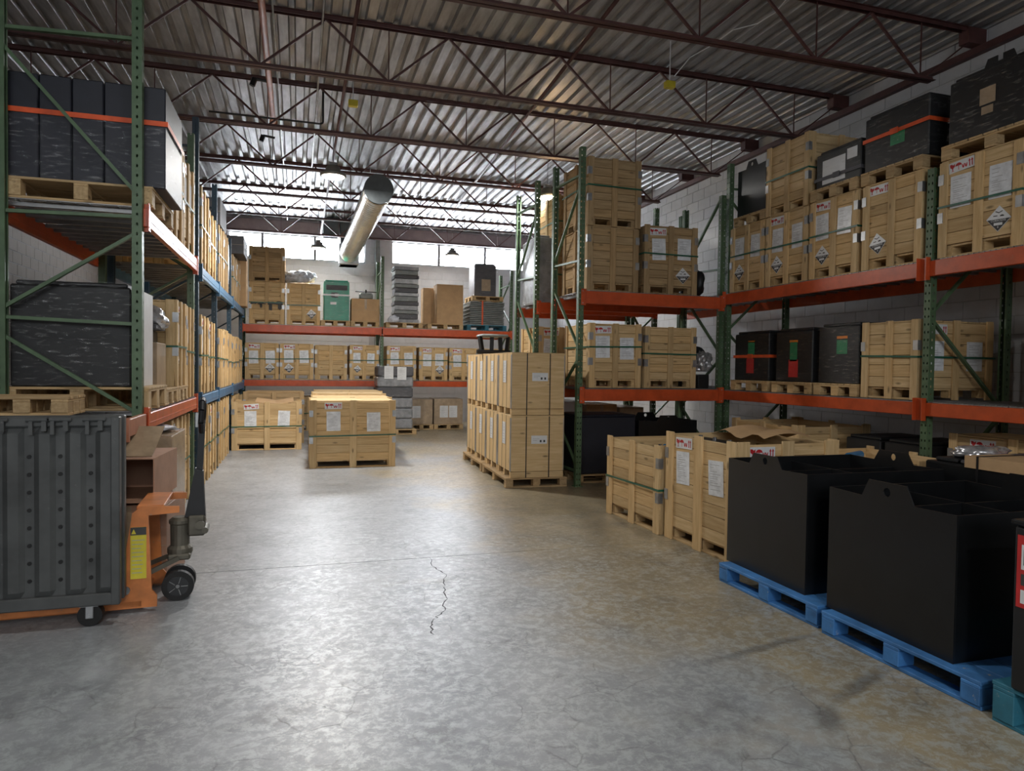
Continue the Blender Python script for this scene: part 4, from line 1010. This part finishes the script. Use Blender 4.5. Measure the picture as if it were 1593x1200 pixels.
# plywood boxes on two pallets
PR = R(-2.2)
pr = thing('__', 'x', 'x'); bpy.data.objects.remove(pr)
def rotp(x, y):   # group axis leans slightly off the aisle
    return (2.70 + math.cos(PR) * x - math.sin(PR) * y, 8.72 + math.sin(PR) * x + math.cos(PR) * y)
for i in range(2):
    p = rotp(.36, .74 + i * 1.52)
    pallet('%s pallet under the tall plywood boxes' % ('nearer' if i == 0 else 'farther'), p[0], p[1], 0, .86, 1.46, .13, 'pine_dull', PR, 'pallets', 9)
def plybox(label, x, y, z, w, d, h, knots):
    t = thing('plywood_box', label, 'plywood box', (x, y, z), PR, 'plywood boxes')
    zb_ = .085
    for s in (-1, 1):
        board('end_panel', t, (0, s * (d / 2 - .006), (zb_ + h) / 2), (w, .012, h - zb_), 'ply')
        board('side_panel', t, (s * (w / 2 - .006), 0, (zb_ + h) / 2), (.012, d - .026, h - zb_), 'ply')
        for yy in (-d / 2 + .02, d / 2 - .02):
            bm = bmesh.new(); bbox(bm, -.004, .018, -.022, .022, zb_, h - .02); mesh_obj('edge_strip', bm, 'galv', t, (s * (w / 2) - (0.012 if s > 0 else 0), yy, 0)).scale = (s * .4, 1, 1)
    board('lid', t, (0, 0, h + .006), (w, d, .012), 'ply')
    for yy in (-d / 2 + .04, 0, d / 2 - .04): board('runner', t, (0, yy, .04), (w - .004, .07, .08), 'pine')
    board('bottom', t, (0, 0, .09), (w - .03, d - .03, .012), 'ply')
    for yy in (0,):
        bm = bmesh.new()
        for q in (-.18, .18): bbox(bm, w * q * 1.2 - .007, w * q * 1.2 + .007, -d / 2 - .002, -d / 2 - .0005, 0, h); bbox(bm, -w / 2 - .002, -w / 2 - .0005, d * q * .8 - .006, d * q * .8 + .006, 0, h)
        mesh_obj('strap', bm, 'black_strap', t)
    o = link('document', PAPER, t, (-w / 2 - .004, .0, h * .70), (0, 0, R(-90))); o.scale = (.75, 1, 1)
    bm = bmesh.new(); bbox(bm, -.11, .11, -.0015, .0015, -.055, .055, 0); 
    for q in (0.02, .07): bbox(bm, q - .012, q + .012, -.0025, -.0016, -.035, -.005, 1)
    bbox(bm, -.09, 0, -.0022, -.0016, .01, .014, 2); bbox(bm, -.09, -.03, -.0022, -.0016, -.012, -.008, 2)
    mesh_obj('shipping_label', bm, ['white_paper', 'ink', 'grey_ink'], t, (.02, -d / 2 - .004, h * .62))
    return t
n4 = ['nearest', 'second', 'third', 'farthest']
for i in range(4):
    for lv in range(2):
        p = rotp(.37, .40 + i * .745)
        plybox('%s plywood box of the %s tier beside the cross rack' % (n4[i], ('lower', 'upper')[lv]), p[0], p[1], .13 + lv * .838, .74, .735, .82, 0)
# black parts on top of the farther plywood boxes
t = thing('chair_parts', 'black chair parts lying on top of the farther plywood boxes', 'chair parts', (2.98, 10.75, 1.81))
bm = bmesh.new(); bbox(bm, -.22, .22, -.2, .2, .26, .31, 0, .02); mesh_obj('seat', bm, 'plate_grey', t)
for (x0, a) in ((-.2, -.03), (-.05, .02), (.1, .0), (.2, .04)):
    bm = bmesh.new(); beam_between(bm, (x0, -.15, 0), (x0 + a, -.1, .27), .06, .05); mesh_obj('leg', bm, 'black_plastic', t)
bm = bmesh.new(); tube(bm, (-.3, -.18, .03), (.25, -.18, .03), .03, 10); mesh_obj('base', bm, 'black_plastic', t)

# ================================================== cross rack A
crate('pale crate with two ticked papers on the middle shelf of the nearer cross rack', 4.17, 9.17, A1, .78, .95, .86, 'F', sides='FL', marks='mde', strap=.66, group='crates on the cross racks')
crate('plain pale crate on the middle shelf of the nearer cross rack', 5.04, 9.2, A1, .82, .95, .84, 'F', sides='FL', marks='', strap=.6, group='crates on the cross racks')
t = thing('open_drum', 'black drum head stuffed with shiny foil scraps on the cross rack', 'drum', (5.62, 9.10, A1))
bm = bmesh.new(); bbox(bm, -.08, .10, -.3, .3, 0, .2, 0, .01); mesh_obj('box', bm, 'black_plastic', t)
bm = bmesh.new(); tube(bm, (.0, -.12, .45), (.0, -.06, .45), .16, 28); mesh_obj('drum_head', bm, 'black_plastic', t)
blob('foil_scraps', t, 'foil', .02, -.2, .36, .15, .11, .16, .5, 4, 4)
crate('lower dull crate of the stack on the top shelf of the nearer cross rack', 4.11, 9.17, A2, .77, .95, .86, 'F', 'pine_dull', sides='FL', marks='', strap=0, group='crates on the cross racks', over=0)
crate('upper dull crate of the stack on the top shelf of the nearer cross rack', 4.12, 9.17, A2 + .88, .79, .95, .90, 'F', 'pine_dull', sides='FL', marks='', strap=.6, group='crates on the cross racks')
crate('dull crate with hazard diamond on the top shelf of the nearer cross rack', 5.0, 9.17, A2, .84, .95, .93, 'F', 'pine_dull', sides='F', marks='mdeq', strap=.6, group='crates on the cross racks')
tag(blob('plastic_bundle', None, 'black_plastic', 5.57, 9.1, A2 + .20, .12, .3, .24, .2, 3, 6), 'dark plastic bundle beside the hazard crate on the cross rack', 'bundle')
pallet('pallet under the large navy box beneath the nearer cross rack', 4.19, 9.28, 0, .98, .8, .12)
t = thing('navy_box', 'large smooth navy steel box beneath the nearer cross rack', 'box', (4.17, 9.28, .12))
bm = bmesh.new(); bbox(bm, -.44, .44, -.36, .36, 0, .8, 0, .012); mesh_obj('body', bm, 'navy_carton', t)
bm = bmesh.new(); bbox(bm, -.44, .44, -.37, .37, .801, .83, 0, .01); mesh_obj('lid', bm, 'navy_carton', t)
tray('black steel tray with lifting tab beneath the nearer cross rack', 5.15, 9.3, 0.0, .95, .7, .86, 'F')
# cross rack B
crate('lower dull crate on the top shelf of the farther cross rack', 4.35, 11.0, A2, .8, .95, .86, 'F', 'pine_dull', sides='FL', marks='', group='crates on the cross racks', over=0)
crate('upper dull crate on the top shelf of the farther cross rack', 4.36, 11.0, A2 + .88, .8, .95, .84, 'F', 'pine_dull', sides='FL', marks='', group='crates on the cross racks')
wrapped('clear film wrapped pale load at the aisle end of the farther cross rack', 3.80, 11.0, A2 + .0, .24, .8, 1.05, 'F', 'wrapped_grey')
crate('pale crate at the aisle end of the middle shelf of the farther cross rack', 4.08, 11.0, A1, .78, .95, .9, 'F', sides='FL', marks='md', group='crates on the cross racks')
crate('pale crate second from the aisle on the middle shelf of the farther cross rack', 4.92, 11.0, A1, .8, .95, .9, 'F', sides='FL', marks='', group='crates on the cross racks')
carton('pale carton on the floor beneath the farther cross rack near the aisle', 4.1, 11.0, 0, .8, .8, 1.05, 'white_paper', group='cartons beneath the cross rack')
carton('brown carton on the floor beneath the farther cross rack in the middle', 4.85, 11.0, 0, .55, .8, 1.0, 'cardboard', group='cartons beneath the cross rack')
carton('grey carton on the floor beneath the farther cross rack at the right', 5.4, 11.0, 0, .45, .8, .95, 'tan_wrap', group='cartons beneath the cross rack')

# ================================================== right rack
def rr(y0, y1): return ((y0 + y1) / 2, y1 - y0 - .01)
top = [(7.86, 8.62, .90, 'dep', 'farthest crate of the top right shelf, under the black tabbed tray'), (7.04, 7.83, .90, 'mdep', 'crate of the top right shelf under the second crate tier'),
       (6.25, 7.01, .91, 'mdep', 'crate of the top right shelf under the load with a paper sheet'), (5.42, 6.19, .91, 'mp', 'crate of the top right shelf with only a small hazard sticker'), (4.42, 5.24, .91, 'mdeq', 'crate of the top right shelf with the big hazard diamond')]
for (a, c, h_, mk, lb) in top:
    y, w_ = rr(a, c); crate(lb, 6.41, y, G2, w_, 1.02, h_, 'L', sides='FR', marks=mk, strap=.55 if mk != 'mp' else 0, group='crates on the right rack', over=.0)
ZT = G2 + .91 + .02
pallet('pallet under the black tabbed tray high on the right rack', 6.41, 8.26, ZT, .95, .7, .13)
tray('black steel tray with lifting tab high at the far end of the right rack', 6.42, 8.29, ZT + .13, .62, .85, .66, 'L', tabw=.2, tabh=.09)
crate('crate standing second tier high on the right rack beside the black tray', 6.44, 7.50, ZT, .80, 1.0, .88, 'L', sides='FR', marks='', strap=.5, group='crates on the right rack')
pallet('pallet under the load with a paper sheet high on the right rack', 6.41, 6.66, ZT + .0, 1.0, .74, .14)
t = wrapped('black wrapped load with white paper sheets high on the right rack', 6.43, 6.66, ZT + .14, .70, .9, .42, 'L', labels=[('white_paper', -.06, .19, .36, .28), ('white_paper', .22, .31, .15, .12)], strap=(.12, 'carton_grey'))
pallet('pallet under the load with the orange strap high on the right rack', 6.41, 5.84, ZT, 1.0, .80, .14)
wrapped('black wrapped load with an orange ratchet strap high on the right rack', 6.44, 5.85, ZT + .14, .82, .92, .60, 'L', labels=[('green_label', .03, .30, .18, .16)], strap=(.36, 'orange_strap'), tab=False)
pallet('pallet under the big wrapped load at the right edge of the top shelf', 6.41, 4.74, ZT, 1.0, 1.0, .14)
wrapped('big black wrapped load with two pale stickers at the right edge of the top shelf', 6.45, 4.72, ZT + .14, 1.0, .94, .60, 'L', labels=[('tan_wrap', -.11, .36, .15, .15), ('tan_wrap', -.11, .23, .11, .07)], tab=True)
# middle shelf
for (a, c, lb, labs, st, zt2) in ((7.74, 8.54, 'with an orange strap at the far end', [('green_label', .0, .42, .14, .22), ('orange_label', 0, .53, .14, .025), ('red_label', -.02, .2, .16, .2)], (.33, 'orange_strap'), .64),
                             (6.93, 7.65, 'with a red label in the middle', [('green_label', .0, .38, .13, .24), ('orange_label', 0, .51, .15, .03), ('red_label', 0, .17, .17, .22)], None, .64),
                             (6.20, 6.88, 'with a green label next to the crate', [('green_label', .06, .42, .16, .16), ('orange_label', .06, .53, .16, .03)], None, .66)):
    y, w_ = rr(a, c)
    pallet('pallet under the battery %s' % lb, 6.41, y, G1, 1.02, w_ + .02, .14, 'pine')
    wrapped('black wrapped battery %s of the right middle shelf' % lb, 6.42, y, G1 + .14, w_ - .04, .95, zt2, 'L', labels=labs, strap=st)
for o in [q for q in bpy.data.objects if q.name.startswith('pallet') and q.get('label', '').startswith('pallet under the black wrapped battery')]: pass
crate('crate with a green strap on the middle right shelf beside the upright', 6.42, 5.79, G1, .72, 1.03, .79, 'L', sides='FR', marks='s', strap=.58, group='crates on the right rack')
crate('crate at the right edge of the middle right shelf', 6.42, 3.95, G1, .8, 1.02, .95, 'L', sides='FR', marks='m', group='crates on the right rack')
# beneath the right rack
crate('big open crate on the floor half beneath the right rack', 6.25, 7.55, 0, 1.30, 1.1, .93, 'L', sides='FRLB', marks='', strap=0, lid=False, post=.1, group='crates on the right floor')
crate('crate with a torn arrow label beneath the right rack at the right edge', 6.6, 4.7, 0, 1.3, .7, .98, 'L', sides='FR', marks='m', strap=0, group='crates on the right floor')
for i, (y, lb) in enumerate(((6.3, 'farther'), (5.75, 'nearer'))):
    wrapped('%s dark battery case on the floor beneath the right rack' % lb, 6.5, y, 0, .5, .8, .85, 'L', labels=[('white_paper', .1, .55, .12, .06)], name='battery_case', cat='battery', film=None)
# right floor row
crate('small open crate with green strap at the front of the right floor row', 3.83, 6.51, 0, 1.09, 1.04, .84, 'L', sides='FRB', marks='', strap=.52, lid=False, post=.1, rz=R(2), group='crates on the right floor')
crate('larger open crate with two papers beside the black steel tray', 3.91, 5.37, 0, 1.06, 1.06, .99, 'L', sides='FRB', marks='mden', strap=0, lid=False, post=.12, rz=R(1.5), group='crates on the right floor')
t = thing('cardboard_sheet', 'brown cardboard sheet bulging over the larger open crate', 'cardboard', (4.12, 5.5, .99))
bm = bmesh.new(); n = 10
g = [[bm.verts.new((-.26 + .5 * i / n, -.42 + .82 * k / n, .02 + .045 * math.sin(i / n * 3.1) + .03 * math.sin(k * 1.1))) for k in range(n + 1)] for i in range(n + 1)]
for i in range(n):
    for k in range(n): bm.faces.new((g[i][k], g[i + 1][k], g[i + 1][k + 1], g[i][k + 1]))
mesh_obj('sheet', bm, 'cardboard', t, smooth=True)
for (nm, lab, x, y, z, dx, dy, dz, mt) in (('battery_cell', 'dark battery block inside the larger open crate', 3.68, 5.55, .13, .25, .7, .82, 'black_plastic'), ('battery_cell', 'dark battery block inside the small open crate', 3.8, 6.5, .13, .7, .8, .62, 'black_plastic')):
    t = thing(nm, lab, 'battery', (x, y, z))
    bm = bmesh.new(); bbox(bm, -dx / 2, dx / 2, -dy / 2, dy / 2, 0, dz, 0, .01); mesh_obj('case', bm, mt, t)
    for q in range(3): bm = bmesh.new(); tube(bm, (0, -dy / 3 + q * dy / 3, dz), (0, -dy / 3 + q * dy / 3, dz + .03), .02, 10); mesh_obj('terminal', bm, 'steel', t)
t = thing('blue_strap_bundle', 'bright blue rolled strap on the small open crate', 'strap roll', (3.6, 6.2, .785))
bm = bmesh.new(); tube(bm, (-.08, -.03, .035), (.1, .03, .035), .035, 14); mesh_obj('roll', bm, 'sky_blue_plastic', t)
bm = bmesh.new(); beam_between(bm, (.08, .02, .04), (.2, -.1, .02), .03, .008); mesh_obj('tail', bm, 'sky_blue_plastic', t)
# blue pallets with trays: openings face the aisle
def blue_pallet(lab, y, rz, mat='blue_wood', x=3.63, L=1.02): return pallet(lab, x, y, 0, L, 1.1, .14, mat, R(-90) + rz, 'blue pallets')
blue_pallet('farther blue pallet under the black steel tray', 4.045, R(1.5)); blue_pallet('nearer blue pallet under the black steel tray', 2.965, R(1.5))
tray('farther open black steel tray on a blue pallet', 3.74, 4.15, .14, .86, 1.15, .79, 'L'); tray('nearer open black steel tray on a blue pallet', 3.70, 3.07, .14, .87, 1.10, .75, 'L', tabh=.095)
pallet('chipped teal blue pallet at the lower right edge', 3.62, 1.88, 0, .98, 1.1, .19, 'teal_wood', R(-90), 'blue pallets')
t = thing('labelled_battery', 'black battery case with red and white label at the lower right edge', 'battery', (3.62, 1.86, .19), R(-90))
bm = bmesh.new(); bbox(bm, -.42, .42, -.56, .56, 0, .74, 0, .012); mesh_obj('case', bm, 'black_plastic', t)
bm = bmesh.new(); bbox(bm, -.4, -.03, -.5635, -.5605, .38, .7, 0); bbox(bm, -.38, -.05, -.5645, -.5636, .55, .66, 1); bbox(bm, -.38, -.05, -.5645, -.5636, .40, .46, 1); bbox(bm, -.37, -.2, -.565, -.5646, .57, .64, 2); bbox(bm, -.38, -.05, -.5645, -.5636, .48, .53, 2)
for q in range(5): bbox(bm, -.18, -.07, -.565, -.5646, .57 + q * .016, .575 + q * .016, 2)
for q in range(3): bbox(bm, -.36, -.08, -.565, -.5646, .41 + q * .016, .414 + q * .016, 2)
mesh_obj('label', bm, ['red_label', 'white_paper', 'ink'], t)
bm = bmesh.new(); bbox(bm, -.43, .43, -.57, .57, .741, .765, 0, .006); mesh_obj('lid', bm, 'black_steel', t)
# second row behind the trays
crate('low open crate standing between the trays and the right rack', 4.99, 5.05, 0, 1.1, 1.0, .84, 'L', sides='FR', marks='', strap=0, lid=False, group='crates on the right floor')
pallet('pallet under the battery with the cardboard saddle', 4.95, 3.45, 0, 1.15, 1.05, .14, 'pallet_wood', R(-90))
t = thing('saddle_battery', 'black industrial battery with a cardboard strip strapped over its edge', 'battery', (4.95, 3.45, .14), R(-90))
bm = bmesh.new(); bbox(bm, -.55, .55, -.5, .5, 0, .82, 0, .012); mesh_obj('case', bm, 'black_steel', t)
for i in range(5):
    for k in range(4):
        bm = bmesh.new(); bbox(bm, -.5 + i * .2, -.5 + i * .2 + .18, -.46 + k * .235, -.46 + k * .235 + .21, .82, .85, 0, .01); tube(bm, (-.41 + i * .2, -.36 + k * .235, .85), (-.41 + i * .2, -.36 + k * .235, .875), .022, 8); mesh_obj('cell_top', bm, 'carton_grey' if (i + k) % 2 else 'black_plastic', t)
bm = bmesh.new(); bbox(bm, -.22, .22, -.512, -.506, .81, .885); bbox(bm, -.22, .22, -.512, -.12, .885, .892); mesh_obj('cardboard_saddle', bm, 'cardboard', t)
bm = bmesh.new(); bbox(bm, -.13, -.115, -.516, -.513, .05, .895); bbox(bm, -.13, -.115, -.516, .5, .893, .897); mesh_obj('strap', bm, 'black_strap', t)
blob('wadding', t, 'foil', -.35, -.2, .89, .14, .2, .05, .4, 3, 9)
t = thing('blue_pad', 'blue foam roll lying on the low open crate', 'pad', (4.62, 4.86, .84))
bm = bmesh.new(); tube(bm, (-.12, -.06, .035), (.12, .06, .035), .035, 14); mesh_obj('roll', bm, 'sky_blue_plastic', t)
